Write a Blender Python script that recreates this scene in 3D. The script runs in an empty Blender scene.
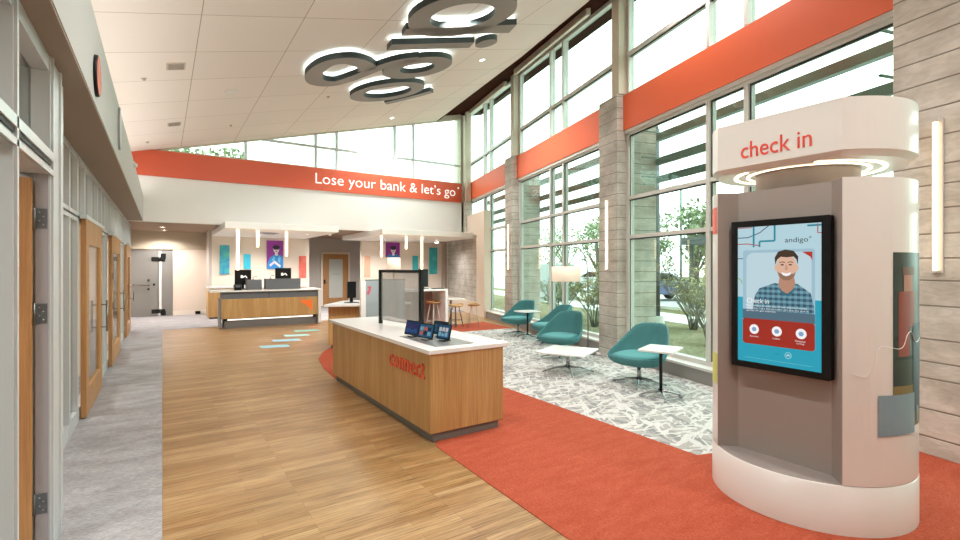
import bpy, math, random
from mathutils import Vector, Matrix
random.seed(7)
PI = math.pi
SC = bpy.context.scene
COL = SC.collection

# ------------------------------------------------------------ colour / materials
def lin(c):
    if isinstance(c, str):
        c = c.lstrip('#'); c = tuple(int(c[i:i+2], 16)/255 for i in (0, 2, 4))
    return tuple(x/12.92 if x <= .04045 else ((x+.055)/1.055)**2.4 for x in c) + (1,)
MATS = {}
def mat(name, c='#cccccc', rough=.5, metal=0, spec=.5, emit=0, ecol=None, fn=None, coat=0):
    if name in MATS: return MATS[name]
    m = bpy.data.materials.new(name); m.use_nodes = True
    nt = m.node_tree; b = nt.nodes['Principled BSDF']
    b.inputs['Base Color'].default_value = lin(c)
    b.inputs['Roughness'].default_value = rough
    b.inputs['Metallic'].default_value = metal
    b.inputs['Specular IOR Level'].default_value = spec
    b.inputs['Coat Weight'].default_value = coat
    if emit:
        b.inputs['Emission Color'].default_value = lin(ecol or c)
        b.inputs['Emission Strength'].default_value = emit
    if fn: fn(nt, b)
    MATS[name] = m
    return m
def N(nt, t, **kw):
    n = nt.nodes.new(t)
    for k, v in kw.items():
        if k in n.inputs: n.inputs[k].default_value = v
        else: setattr(n, k, v)
    return n
def coords(nt, scale=(1, 1, 1), rot=(0, 0, 0), loc=(0, 0, 0)):
    tc = N(nt, 'ShaderNodeTexCoord'); mp = N(nt, 'ShaderNodeMapping')
    mp.inputs['Scale'].default_value = scale; mp.inputs['Location'].default_value = loc; src = tc.outputs['Object']
    if any(rot):
        m0 = N(nt, 'ShaderNodeMapping'); m0.inputs['Rotation'].default_value = rot; nt.links.new(src, m0.inputs['Vector']); src = m0.outputs[0]
    nt.links.new(src, mp.inputs['Vector']); return mp.outputs[0]
def ramp(nt, fac, stops):
    r = N(nt, 'ShaderNodeValToRGB'); e = r.color_ramp.elements
    while len(e) < len(stops): e.new(.5)
    for x, (p, c) in zip(e, stops): x.position = p; x.color = lin(c)
    nt.links.new(fac, r.inputs[0]); return r.outputs[0]
def mix(nt, a, b, fac, mode='MIX'):
    m = N(nt, 'ShaderNodeMix', data_type='RGBA', blend_type=mode)
    for v, k in ((fac, 0), (a, 6), (b, 7)):
        if hasattr(v, 'is_linked'): nt.links.new(v, m.inputs[k])
        else: m.inputs[k].default_value = v
    return m.outputs[2]
def bump(nt, b, h, strength=.3, dist=.01):
    n = N(nt, 'ShaderNodeBump'); n.inputs['Strength'].default_value = strength; n.inputs['Distance'].default_value = dist
    nt.links.new(h, n.inputs['Height']); nt.links.new(n.outputs[0], b.inputs['Normal'])
def noise(nt, vec, scale=5, detail=4, rough=.5, dist=0):
    n = N(nt, 'ShaderNodeTexNoise'); n.inputs['Scale'].default_value = scale; n.inputs['Detail'].default_value = detail
    n.inputs['Roughness'].default_value = rough; n.inputs['Distortion'].default_value = dist
    nt.links.new(vec, n.inputs['Vector']); return n.outputs['Fac']

def f_floorwood(nt, b):
    v = coords(nt)
    br = N(nt, 'ShaderNodeTexBrick'); nt.links.new(v, br.inputs['Vector'])
    br.inputs['Color1'].default_value = lin('#ac8758'); br.inputs['Color2'].default_value = lin('#cba97b')
    br.inputs['Mortar'].default_value = lin('#8f6b45'); br.inputs['Scale'].default_value = 1
    br.inputs['Mortar Size'].default_value = .0012; br.inputs['Brick Width'].default_value = .82; br.inputs['Row Height'].default_value = .062
    br.inputs['Bias'].default_value = -.1; br.offset = .37; br.offset_frequency = 3
    g = noise(nt, coords(nt, (.9, 26, 1)), 3, 6, .7, .5)
    g2 = noise(nt, coords(nt, (.35, 3.2, 1)), 2.2, 3, .5)
    c = mix(nt, br.outputs['Color'], ramp(nt, g, [(.36, '#66452a'), (.55, '#ffffff')]), .6, 'MULTIPLY')
    c = mix(nt, c, ramp(nt, g2, [(.3, '#c9a57c'), (.7, '#ffffff')]), .5, 'MULTIPLY')
    nt.links.new(c, b.inputs['Base Color'])
    nt.links.new(ramp(nt, g, [(0, '#888888'), (1, '#a0a0a0')]), b.inputs['Roughness'])
def f_veneer(c1, c2):
    def f(nt, b):
        g = noise(nt, coords(nt, (30, 30, .7)), 3, 4, .6, .3)
        g2 = noise(nt, coords(nt, (5, 5, .4)), 2, 2)
        c = ramp(nt, g, [(.28, c1), (.72, c2)])
        c = mix(nt, c, ramp(nt, g2, [(.3, '#d8c2a4'), (.7, '#ffffff')]), .5, 'MULTIPLY')
        nt.links.new(c, b.inputs['Base Color'])
    return f
def f_greycarpet(nt, b):
    g = noise(nt, coords(nt, (9, 60, 1)), 2.6, 5, .7, .4)
    g2 = noise(nt, coords(nt, (1.4, 3, 1)), 2, 3)
    c = ramp(nt, g, [(.3, '#868285'), (.5, '#aaa6a7'), (.72, '#d4d0cf')])
    c = mix(nt, c, ramp(nt, g2, [(.35, '#cfcac8'), (.65, '#ffffff')]), .6, 'MULTIPLY')
    nt.links.new(c, b.inputs['Base Color']); bump(nt, b, g, .15, .005)
def f_redcarpet(nt, b):
    g = noise(nt, coords(nt), 90, 3, .8); g2 = noise(nt, coords(nt, (1.5, 5, 1)), 2.5, 4, .6)
    c = ramp(nt, g, [(.3, '#a44a34'), (.7, '#cb6c52')])
    c = mix(nt, c, ramp(nt, g2, [(.3, '#e2c4b8'), (.7, '#ffffff')]), .6, 'MULTIPLY')
    nt.links.new(c, b.inputs['Base Color']); bump(nt, b, g, .6, .012)
def f_patterncarpet(nt, b):
    wh, gr = [], []
    for k, a in enumerate((.35, 1.25, 2.2, 2.9)):
        g = noise(nt, coords(nt, (2.2, 9.5, 1), (0, 0, a), (k*7.3, k*3.1, 0)), 1.35, 1.5, .4, .9)
        (wh if k != 1 else gr).append(ramp(nt, g, [(.575, '#000000'), (.6, '#ffffff')]))
    g = noise(nt, coords(nt, (2.2, 9, 1), (0, 0, 1.9), (3, 9, 0)), 1.3, 1.5, .4, .7); gr.append(ramp(nt, g, [(.57, '#000000'), (.6, '#ffffff')]))
    m = mix(nt, mix(nt, wh[0], wh[1], 1., 'LIGHTEN'), wh[2], 1., 'LIGHTEN'); d = mix(nt, gr[0], gr[1], 1., 'LIGHTEN')
    c = mix(nt, lin('#b8b3af'), lin('#979797'), d); c = mix(nt, c, lin('#dcd9d5'), m)
    f = noise(nt, coords(nt), 60, 2); c = mix(nt, c, ramp(nt, f, [(.3, '#d8d8d8'), (.7, '#ffffff')]), .6, 'MULTIPLY')
    nt.links.new(c, b.inputs['Base Color'])
def f_boards(c1, c2, cl, sz, rs):
    def f(nt, b):
        v = coords(nt)
        wob = noise(nt, coords(nt, (.8, .8, .8)), 1.5, 2)
        sep = N(nt, 'ShaderNodeSeparateXYZ'); nt.links.new(v, sep.inputs[0])
        ma = N(nt, 'ShaderNodeMath', operation='MULTIPLY_ADD'); nt.links.new(wob, ma.inputs[0]); ma.inputs[1].default_value = .012; nt.links.new(sep.outputs['Z'], ma.inputs[2])
        vo = N(nt, 'ShaderNodeTexVoronoi', voronoi_dimensions='1D', feature='DISTANCE_TO_EDGE'); vo.inputs['Scale'].default_value = sz; vo.inputs['Randomness'].default_value = rs
        nt.links.new(ma.outputs[0], vo.inputs['W'])
        line = ramp(nt, vo.outputs['Distance'], [(.012, '#000000'), (.045, '#ffffff')])
        vc = N(nt, 'ShaderNodeTexVoronoi', voronoi_dimensions='1D'); vc.inputs['Scale'].default_value = sz; vc.inputs['Randomness'].default_value = rs
        nt.links.new(ma.outputs[0], vc.inputs['W'])
        grain = noise(nt, coords(nt, (2, 2, 7)), 3, 6, .7, .8)
        big = noise(nt, coords(nt, (1, 1, 1.6)), 1.6, 4, .6)
        c = ramp(nt, grain, [(.3, c1), (.62, c2)])
        c = mix(nt, c, ramp(nt, big, [(.35, '#b5afa6'), (.62, '#ffffff')]), .55, 'MULTIPLY')
        
        c = mix(nt, lin(cl), c, line)
        nt.links.new(c, b.inputs['Base Color'])
        hh = mix(nt, grain, line, .7)
        bump(nt, b, hh, .5, .02)
    return f
def f_ceil(nt, b):
    v = coords(nt, loc=(-.42, -.74, 0))
    br = N(nt, 'ShaderNodeTexBrick'); nt.links.new(v, br.inputs['Vector']); br.offset = 0
    br.inputs['Color1'].default_value = lin('#e4dad3'); br.inputs['Color2'].default_value = lin('#e0d6cf'); br.inputs['Mortar'].default_value = lin('#a39688')
    br.inputs['Scale'].default_value = 1; br.inputs['Mortar Size'].default_value = .006; br.inputs['Brick Width'].default_value = 1.275; br.inputs['Row Height'].default_value = 1.27
    nt.links.new(br.outputs['Color'], b.inputs['Base Color'])
def f_grass(nt, b):
    g = noise(nt, coords(nt), 14, 5, .7)
    g2 = noise(nt, coords(nt), .8, 3)
    c = ramp(nt, g, [(.3, '#6f6c56'), (.55, '#938c74'), (.75, '#b8ae98')])
    c = mix(nt, c, ramp(nt, g2, [(.4, '#b8b69a'), (.6, '#ffffff')]), .6, 'MULTIPLY')
    nt.links.new(c, b.inputs['Base Color'])
def f_leafvar(c1, c2):
    def f(nt, b):
        g = noise(nt, coords(nt), 2.2, 3)
        nt.links.new(ramp(nt, g, [(.35, c1), (.65, c2)]), b.inputs['Base Color'])
    return f
def f_plaid(nt, b):
    w1 = N(nt, 'ShaderNodeTexWave', bands_direction='Y'); w1.inputs['Scale'].default_value = 9; nt.links.new(coords(nt), w1.inputs['Vector'])
    w2 = N(nt, 'ShaderNodeTexWave', bands_direction='Z'); w2.inputs['Scale'].default_value = 9; nt.links.new(coords(nt), w2.inputs['Vector'])
    c = mix(nt, ramp(nt, w1.outputs['Fac'], [(.4, '#1d4a63'), (.6, '#5f9fb4')]), ramp(nt, w2.outputs['Fac'], [(.4, '#24506a'), (.6, '#8cc0cc')]), .5)
    nt.links.new(c, b.inputs['Emission Color']); b.inputs['Base Color'].default_value = lin('#101010'); b.inputs['Emission Strength'].default_value = .65

def glass_mat(name, tint, gloss_rough=0, frost=0):
    m = bpy.data.materials.new(name); m.use_nodes = True; nt = m.node_tree
    for n in list(nt.nodes): nt.nodes.remove(n)
    out = N(nt, 'ShaderNodeOutputMaterial'); tr = N(nt, 'ShaderNodeBsdfTransparent'); tr.inputs[0].default_value = lin(tint)
    gl = N(nt, 'ShaderNodeBsdfGlossy'); gl.inputs['Roughness'].default_value = gloss_rough
    lw = N(nt, 'ShaderNodeLayerWeight'); pw = N(nt, 'ShaderNodeMath', operation='POWER'); nt.links.new(lw.outputs['Facing'], pw.inputs[0]); pw.inputs[1].default_value = 5
    lw.inputs[0].default_value = .5
    fr = N(nt, 'ShaderNodeMath', operation='MULTIPLY_ADD'); nt.links.new(pw.outputs[0], fr.inputs[0]); fr.inputs[1].default_value = .6; fr.inputs[2].default_value = .035
    ms = N(nt, 'ShaderNodeMixShader')
    nt.links.new(fr.outputs[0], ms.inputs[0]); nt.links.new(gl.outputs[0], ms.inputs[2])
    if frost:
        df = N(nt, 'ShaderNodeBsdfDiffuse'); df.inputs[0].default_value = lin('#c9c6c0')
        tl = N(nt, 'ShaderNodeBsdfTranslucent'); tl.inputs[0].default_value = lin('#d8d5cf')
        a = N(nt, 'ShaderNodeMixShader'); a.inputs[0].default_value = .5; nt.links.new(df.outputs[0], a.inputs[1]); nt.links.new(tl.outputs[0], a.inputs[2])
        c = N(nt, 'ShaderNodeMixShader'); c.inputs[0].default_value = frost; nt.links.new(tr.outputs[0], c.inputs[1]); nt.links.new(a.outputs[0], c.inputs[2])
        nt.links.new(c.outputs[0], ms.inputs[1])
    else: nt.links.new(tr.outputs[0], ms.inputs[1])
    nt.links.new(ms.outputs[0], out.inputs[0]); MATS[name] = m; return m

GLASS = glass_mat('glass', '#dcece5'); GLASS_IN = glass_mat('office_glass', '#eef2f1'); ACRYL = glass_mat('acrylic', '#e4dfe0', 0, .28); FROST = glass_mat('frosted_glass', '#cfcac2', .2, .6)
M_FLOOR = mat('oak_floor', rough=.5, spec=.35, fn=f_floorwood)
M_GCARP = mat('grey_carpet', rough=.95, spec=.1, fn=f_greycarpet)
M_RCARP = mat('red_carpet', rough=.95, spec=.1, fn=f_redcarpet)
M_PCARP = mat('pattern_carpet', rough=.95, spec=.1, fn=f_patterncarpet)
M_VEN = mat('oak_veneer', rough=.45, fn=f_veneer('#b08650', '#d2a971'))
M_DOORW = mat('door_veneer', rough=.45, fn=f_veneer('#a67748', '#c4935f'))
M_CONC = mat('block_concrete', rough=.9, spec=.2, fn=f_boards('#b6b0a7', '#cbc5bb', '#857d72', 5.0, .55))
M_CONC2 = mat('board_concrete', rough=.9, spec=.2, fn=f_boards('#cdc6bc', '#e4ded5', '#8d8478', 4.6, .75))
M_CEIL = mat('ceiling_panel', rough=.8, spec=.2, fn=f_ceil)
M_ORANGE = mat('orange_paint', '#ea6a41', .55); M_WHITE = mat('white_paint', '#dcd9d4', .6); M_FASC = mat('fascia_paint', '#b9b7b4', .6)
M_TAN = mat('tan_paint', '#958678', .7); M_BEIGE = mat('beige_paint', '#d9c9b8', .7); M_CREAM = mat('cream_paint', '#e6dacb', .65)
M_TAUPE = mat('taupe_paint', '#bdb4ab', .7); M_GREYW = mat('khaki_paint', '#b5a994', .7)
M_ALU = mat('aluminium_frame', '#c6c8c9', .4, .15); M_ALUD = mat('gasket', '#2c2f31', .6); M_ALUW = mat('champagne_frame', '#d3d0ca', .4, .1)
M_DWOOD = mat('dark_wood', rough=.95, spec=.05, fn=f_veneer('#28120a', '#4a2717')); M_STEELC = mat('beige_steel', '#c9bba8', .5)
M_QUARTZ = mat('quartz', '#eeebe8', .25); M_KICK = mat('kick_grey', '#6f6a66', .5); M_DGREY = mat('dark_laminate', '#66676b', .5)
M_BLACK = mat('black_plastic', '#0b0b0c', .3, spec=.3); M_BLACKM = mat('black_metal', '#101010', .45, .0, spec=.3); M_CHROME = mat('chrome', '#a9abae', .18, 1); M_STEEL = mat('brushed_steel', '#8f9294', .35, .9)
M_KWHITE = mat('kiosk_white', '#e3dfda', .3, coat=.3); M_KGREY = mat('kiosk_taupe', '#9b918b', .45); M_SIGN = mat('sign_face', '#857a73', .6); M_SIGNSIDE = mat('sign_side', '#25302f', .5)
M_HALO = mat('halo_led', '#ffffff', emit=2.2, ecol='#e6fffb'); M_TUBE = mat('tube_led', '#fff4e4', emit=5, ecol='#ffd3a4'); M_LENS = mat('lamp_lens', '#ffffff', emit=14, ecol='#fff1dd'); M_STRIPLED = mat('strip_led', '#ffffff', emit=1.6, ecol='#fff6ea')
M_TEAL = mat('teal_fabric', '#3f8184', .85, spec=.2, fn=lambda nt, b: (nt.links.new(ramp(nt, noise(nt, coords(nt), 160, 2), [(.35, '#3f7174'), (.65, '#5a9496')]), b.inputs['Base Color'])))
M_SHADE = mat('lamp_shade', '#efe0d0', .8, emit=.35, ecol='#ffe4c8'); M_GRASS = mat('lawn', rough=1, spec=0, fn=f_grass); M_ASPH = mat('parking', '#bfc0bd', .9); M_PATH = mat('pale_path', '#dedbd4', .9)
M_BARK = mat('bark', '#6e6354', .9); M_BARK2 = mat('grey_bark', '#7d776d', .9)
M_LEAF = mat('green_leaf', rough=.7, fn=f_leafvar('#5f6f4c', '#98a37c')); M_LEAF2 = mat('olive_leaf', rough=.7, fn=f_leafvar('#84865c', '#b7ad82')); M_LOUV = mat('louvre_paint', '#75857d', .6)
M_RED = mat('red_letter', '#e2493a', .5); M_LETW = mat('white_letter', '#fbf8f4', .5, emit=.35, ecol='#ffffff'); M_TXTO = mat('coral_letter', '#dc5a41', .5); M_EMBL = mat('orange_emblem', '#f4762c', .5)
M_STOOLW = mat('stool_oak', rough=.5, fn=f_veneer('#b98a55', '#dcb684')); M_CARPB = mat('car_blue', '#7b86b4', .3, .3); M_CARW = mat('car_silver', '#c9ccd0', .3, .3)
M_BEMBL = mat('building_tan', '#b8a684', .9); M_PAVG = mat('pavilion_grey', '#5d6263', .7)
def em(name, c, s=.9): return mat('screen_'+name, '#101010', .35, spec=.2, emit=s*.82, ecol=c)

# ------------------------------------------------------------ geometry builder
class MB:
    def __init__(s): s.v = []; s.f = []; s.m = []; s.sm = []; s.mats = []
    def mi(s, m):
        if m not in s.mats: s.mats.append(m)
        return s.mats.index(m)
    def add(s, vs, fs, m=None, smooth=False):
        o = len(s.v); s.v += [tuple(v) for v in vs]; k = s.mi(m) if m else 0
        for f in fs: s.f.append(tuple(i+o for i in f)); s.m.append(k); s.sm.append(smooth)
        return s
    def box(s, x0, x1, y0, y1, z0, z1, m=None):
        vs = [(x, y, z) for z in (z0, z1) for y in (y0, y1) for x in (x0, x1)]
        return s.add(vs, [(0, 2, 3, 1), (4, 5, 7, 6), (0, 1, 5, 4), (2, 6, 7, 3), (0, 4, 6, 2), (1, 3, 7, 5)], m)
    def prism(s, pts, z0, z1, m=None, smooth=False):
        n = len(pts); zz0 = z0 if callable(z0) else (lambda x, y: z0); zz1 = z1 if callable(z1) else (lambda x, y: z1)
        vs = [(x, y, zz0(x, y)) for x, y in pts] + [(x, y, zz1(x, y)) for x, y in pts]
        s.add(vs, [tuple(range(n-1, -1, -1)), tuple(range(n, 2*n))], m)
        o = len(s.v)-2*n; k = s.mi(m) if m else 0
        for i in range(n):
            s.f.append((o+i, o+(i+1) % n, o+n+(i+1) % n, o+n+i)); s.m.append(k); s.sm.append(smooth)
        return s
    def rail(s, sec, p0, p1, m=None):
        """straight extrusion between two section polygons"""
        return s
    def tube(s, path, r, seg=10, m=None, caps=True):
        P = [Vector(p) for p in path]; n = len(P); rr = r if isinstance(r, (list, tuple)) else [r]*n
        vs = []; up = None
        for i, p in enumerate(P):
            d = (P[min(i+1, n-1)]-P[max(i-1, 0)]).normalized()
            if up is None: up = Vector((0, 0, 1)) if abs(d.z) < .9 else Vector((1, 0, 0))
            a = d.cross(up).normalized(); b = a.cross(d).normalized(); up = b
            vs += [p+(a*math.cos(t)+b*math.sin(t))*rr[i] for t in [2*PI*k/seg for k in range(seg)]]
        fs = [(i*seg+k, i*seg+(k+1) % seg, (i+1)*seg+(k+1) % seg, (i+1)*seg+k) for i in range(n-1) for k in range(seg)]
        s.add(vs, fs, m, True)
        if caps:
            o = len(s.v)-n*seg; k = s.mi(m) if m else 0
            for f in (tuple(o+j for j in range(seg-1, -1, -1)), tuple(o+(n-1)*seg+j for j in range(seg))): s.f.append(f); s.m.append(k); s.sm.append(False)
        return s
    def lathe(s, prof, seg=32, m=None, c=(0, 0), a0=0, a1=2*PI):
        full = abs(a1-a0-2*PI) < 1e-6; ns = seg if full else seg+1; n = len(prof)
        vs = [(c[0]+r*math.cos(a0+(a1-a0)*k/seg), c[1]+r*math.sin(a0+(a1-a0)*k/seg), z) for r, z in prof for k in range(ns)]
        fs = [(i*ns+k, i*ns+(k+1) % ns, (i+1)*ns+(k+1) % ns, (i+1)*ns+k) for i in range(n-1) for k in range(seg if full else seg)]
        return s.add(vs, fs, m, True)
    def disc(s, c, r, z, m=None, seg=32, up=True):
        vs = [(c[0]+r*math.cos(2*PI*k/seg), c[1]+r*math.sin(2*PI*k/seg), z) for k in range(seg)]
        return s.add(vs, [tuple(range(seg)) if up else tuple(range(seg-1, -1, -1))], m)
    def ball(s, c, r, m=None, u=14, w=9):
        rx, ry, rz = r if isinstance(r, (tuple, list)) else (r, r, r)
        vs = [(c[0]+rx*math.sin(PI*j/w)*math.cos(2*PI*i/u), c[1]+ry*math.sin(PI*j/w)*math.sin(2*PI*i/u), c[2]+rz*math.cos(PI*j/w)) for j in range(w+1) for i in range(u)]
        return s.add(vs, [(j*u+i, (j+1)*u+i, (j+1)*u+(i+1) % u, j*u+(i+1) % u) for j in range(w) for i in range(u)], m, True)
    def fr(s, frame, pts, h0, h1, m=None):
        """polygon on a plane frame (origin,u,v,n), thick from h0 to h1"""
        O, U, V, W = frame; n = len(pts)
        A = [O+U*a+V*b+W*h0 for a, b in pts]; B = [O+U*a+V*b+W*h1 for a, b in pts]
        area = sum(pts[i][0]*pts[(i+1) % n][1]-pts[(i+1) % n][0]*pts[i][1] for i in range(n))
        r = list(range(n))
        if area < 0: A.reverse(); B.reverse()
        s.add(A+B, [tuple(r[::-1]), tuple(i+n for i in r)]+[(i, (i+1) % n, n+(i+1) % n, n+i) for i in range(n)], m)
        return s
    def xf(s, M, start=0):
        for i in range(start, len(s.v)): s.v[i] = tuple(M @ Vector(s.v[i]))
        return s
    def build(s, name, m=None, parent=None, bevel=0, subsurf=0, solid=0, loc=None, rotz=0):
        me = bpy.data.meshes.new(name); me.from_pydata(s.v, [], s.f)
        for mm in (s.mats or [m]): me.materials.append(mm)
        for p, k, q in zip(me.polygons, s.m, s.sm): p.material_index = k; p.use_smooth = q
        me.validate(); me.update()
        o = bpy.data.objects.new(name, me); COL.objects.link(o)
        if parent: o.parent = parent
        if loc: o.location = loc
        if rotz: o.rotation_euler.z = rotz
        if solid:
            q = o.modifiers.new('s', 'SOLIDIFY'); q.thickness = solid; q.offset = 0
        if bevel:
            q = o.modifiers.new('b', 'BEVEL'); q.width = bevel; q.segments = 2; q.limit_method = 'ANGLE'
        if subsurf:
            q = o.modifiers.new('u', 'SUBSURF'); q.levels = subsurf; q.render_levels = subsurf
        return o
def thing(name, label, cat, loc=(0, 0, 0), rotz=0, group=None):
    o = bpy.data.objects.new(name, None); COL.objects.link(o); o.location = loc; o.rotation_euler.z = rotz
    o['label'] = label; o['category'] = cat
    if group: o['group'] = group
    return o
def tag(o, label, cat, group=None):
    o['label'] = label; o['category'] = cat
    if group: o['group'] = group
    return o
def struct(o): o['kind'] = 'structure'; return o
def sroot(name, loc=(0, 0, 0), rotz=0):
    o = bpy.data.objects.new(name, None); COL.objects.link(o); o.location = loc; o.rotation_euler.z = rotz; o['kind'] = 'structure'; return o
def B(x0, x1, y0, y1, z0, z1): return MB().box(x0, x1, y0, y1, z0, z1)
def dup(root, loc, rotz=None, label=None):
    r = root.copy(); COL.objects.link(r); r.location = loc
    if rotz is not None: r.rotation_euler.z = rotz
    if label: r['label'] = label
    for ch in list(root.children):
        c = ch.copy(); COL.objects.link(c); c.parent = r
        for g in list(ch.children):
            d = g.copy(); COL.objects.link(d); d.parent = c
    return r
def textmb(txt, frame, width, m, height=None, depth=.01, bold=0, spacing=1.0, font=None, line=1.0):
    """letters fitted to width (and height) with their lower left corner at the frame origin"""
    cu = bpy.data.curves.new('t', 'FONT'); cu.body = txt; cu.size = 1; cu.extrude = 0; cu.offset = bold; cu.space_character = spacing; cu.resolution_u = 4; cu.space_line = line
    ob = bpy.data.objects.new('t', cu); COL.objects.link(ob); bpy.context.view_layer.update()
    me = bpy.data.meshes.new_from_object(ob); bpy.data.objects.remove(ob)
    xs = [v.co.x for v in me.vertices]; ys = [v.co.y for v in me.vertices]
    x0, x1, y0, y1 = min(xs), max(xs), min(ys), max(ys); sx = width/(x1-x0); sy = (height/(y1-y0)) if height else sx
    O, U, V, W = frame; mb = MB(); n = len(me.vertices)
    P = [O+U*((v.co.x-x0)*sx)+V*((v.co.y-y0)*sy) for v in me.vertices]
    fs = [tuple(p.vertices) for p in me.polygons]
    mb.add([p+W*depth for p in P], fs, m)
    if depth > .0005:
        cnt = {}
        for f in fs:
            for i in range(len(f)):
                e = (f[i], f[(i+1) % len(f)]); cnt[e] = 1
        side = [e for e in cnt if (e[1], e[0]) not in cnt]
        vs = []; ff = []
        for a, b in side:
            k = len(vs); vs += [P[a], P[b], P[b]+W*depth, P[a]+W*depth]; ff.append((k, k+1, k+2, k+3))
        mb.add(vs, ff, m)
    bpy.data.meshes.remove(me)
    return mb
def ell(cx, cy, rx, ry, n=24, a0=0, a1=2*PI):
    return [(cx+rx*math.cos(a0+(a1-a0)*k/n), cy+ry*math.sin(a0+(a1-a0)*k/n)) for k in range(n if abs(a1-a0-2*PI) < 1e-6 else n+1)]
def rrect(x0, y0, x1, y1, r, n=5):
    P = []
    for cx, cy, a in ((x1-r, y1-r, 0), (x0+r, y1-r, PI/2), (x0+r, y0+r, PI), (x1-r, y0+r, 3*PI/2)):
        P += [(cx+r*math.cos(a+PI/2*k/n), cy+r*math.sin(a+PI/2*k/n)) for k in range(n+1)]
    return P
def V3(*a): return Vector(a)

# ------------------------------------------------------------ site frames
WA = -math.radians(15.3)                      # the glazed wall: local x = distance from the eye point, local y = along the wall
WNx, WNy = math.cos(15.3*PI/180), -math.sin(15.3*PI/180)
def wp(o, s): return (o*WNx + s*math.sin(15.3*PI/180), o*WNy + s*math.cos(15.3*PI/180))
def roof(x, y=0): return 4.77+.257*x
YB = 15.2
GZ = 5.3

# ============================================================ FLOOR
struct(MB().prism([(-4.2, -3.2), (4.46, -3.2), (10.97, 20.6), (-4.2, 20.6)], -.12, 0).build('floor', M_FLOOR))
struct(MB().prism([(-4.1, -3.1), (0, -3.1), (0, 15.05), (9.4, 15.05), (10.9, 20.4), (-4.1, 20.4)], .0, .004).build('floor_grey_carpet', M_GCARP))
wb0 = wp(5.2, 2.1+0); c1 = wp(5.2, 2.0)
near = wp(5.2, -3.0)
red = [(1.9, -3.1), (1.98, 0), (2.05, 2.12), (2.07, 3.0), (2.1, 3.9), (2.19, 4.1), (2.19, 6.8), (2.13, 7.1), (2.18, 7.9), (2.33, 8.75), (2.54, 9.32), (2.9, 9.95), (3.5, 10.6), (4.4, 11.2), (5.6, 11.6), (7.14, 11.82), (8.05, 12.0),
       (7.86, 10.26), (7.26, 10.34), (6.28, 10.41), (5.3, 10.1), (4.6, 9.5), (4.15, 8.6), (3.95, 7.5), (3.9, 6.5), (3.9, 5.2), (3.9, 2.45), (5.79, 1.93), wp(5.2, .6), near]
near2 = (near[0], -3.1)
red = red[:-1]+[(4.3, -3.1)]
struct(MB().prism(red, .0, .006).build('floor_red_carpet', M_RCARP))
pat = [(3.9, 2.45), (3.9, 5.2), (3.9, 6.5), (3.95, 7.5), (4.15, 8.6), (4.6, 9.5), (5.3, 10.1), (6.28, 10.41), (7.26, 10.34), (7.86, 10.26), wp(5.1, 7.4), (5.79, 1.93)]
struct(MB().prism(pat[::-1], .0, .007).build('floor_patterned_carpet', M_PCARP))
# coloured inlays in the wood floor
inl = [((1.68, 10.72), (2.22, 10.62), '#8fc8da', 'pale blue strip set in the oak floor, nearest of the four'),
       ((2.05, 11.48), (2.61, 11.38), '#9ac9dd', 'light blue strip in the oak floor, second from the nearest'),
       ((2.44, 12.18), (2.98, 12.06), '#a9d9d8', 'aqua strip in the oak floor, third from the nearest'),
       ((2.84, 12.93), (3.4, 12.83), '#84d0c4', 'green-blue strip in the oak floor, closest to the teller counter')]
for (x0, y0), (x1, y1), c, l in inl:
    w = .15
    o = MB().prism([(x0, y0-w), (x1, y1-w), (x1, y1+w), (x0, y0+w)], .0, .003).build('floor_inlay', mat('inlay'+c, c, .5)); tag(o, l, 'floor inlay', 'floor inlays')
o = B(3.35, 3.65, 13.6, 13.8, 0, .003).build('floor_inlay', mat('inlay_red', '#d9826a', .5)); tag(o, 'small coral strip in the oak floor at the counter foot', 'floor inlay', 'floor inlays')

# ============================================================ CEILING / ROOF
def slab(pts, lo, hi): return MB().prism(pts, lambda x, y: roof(x)+lo, lambda x, y: roof(x)+hi)
cedge = [(4.4, -3.2), (6.35, 6.04), (7.03, 8.92), (8.2, YB)]
o = slab([(-1.2, -3.2)]+cedge+[(-1.2, YB)], 0, .05).build('ceiling', M_CEIL); struct(o)
o = slab([(-1.2, -3.2), wp(5.95, -4.5), wp(5.95, 17.9), (-1.2, YB+.75)], .16, .42).build('ceiling_roof_deck', M_DWOOD); struct(o)
# timber and steel strips in the gap between ceiling edge and the windows
e = [(4.4, -3.2), (6.35, 6.04), (7.03, 8.92), (8.2, YB)]
o = slab([(a, b) for a, b in e]+[(a+.04, b) for a, b in e[::-1]], -.01, .16).build('trim_1', M_DWOOD); struct(o)
for k, (s0, s1, oo) in enumerate(((8.2, 11.9, 4.86), (3.2, 7.0, 4.72), (13.0, 16.4, 5.0))):
    a = wp(oo, s0); b = wp(oo, s1); c = wp(oo+.1, s1); d = wp(oo+.1, s0)
    struct(slab([a, b, c, d], .0, .14).build('trim_%d' % (k+2), M_STEELC))
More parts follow.
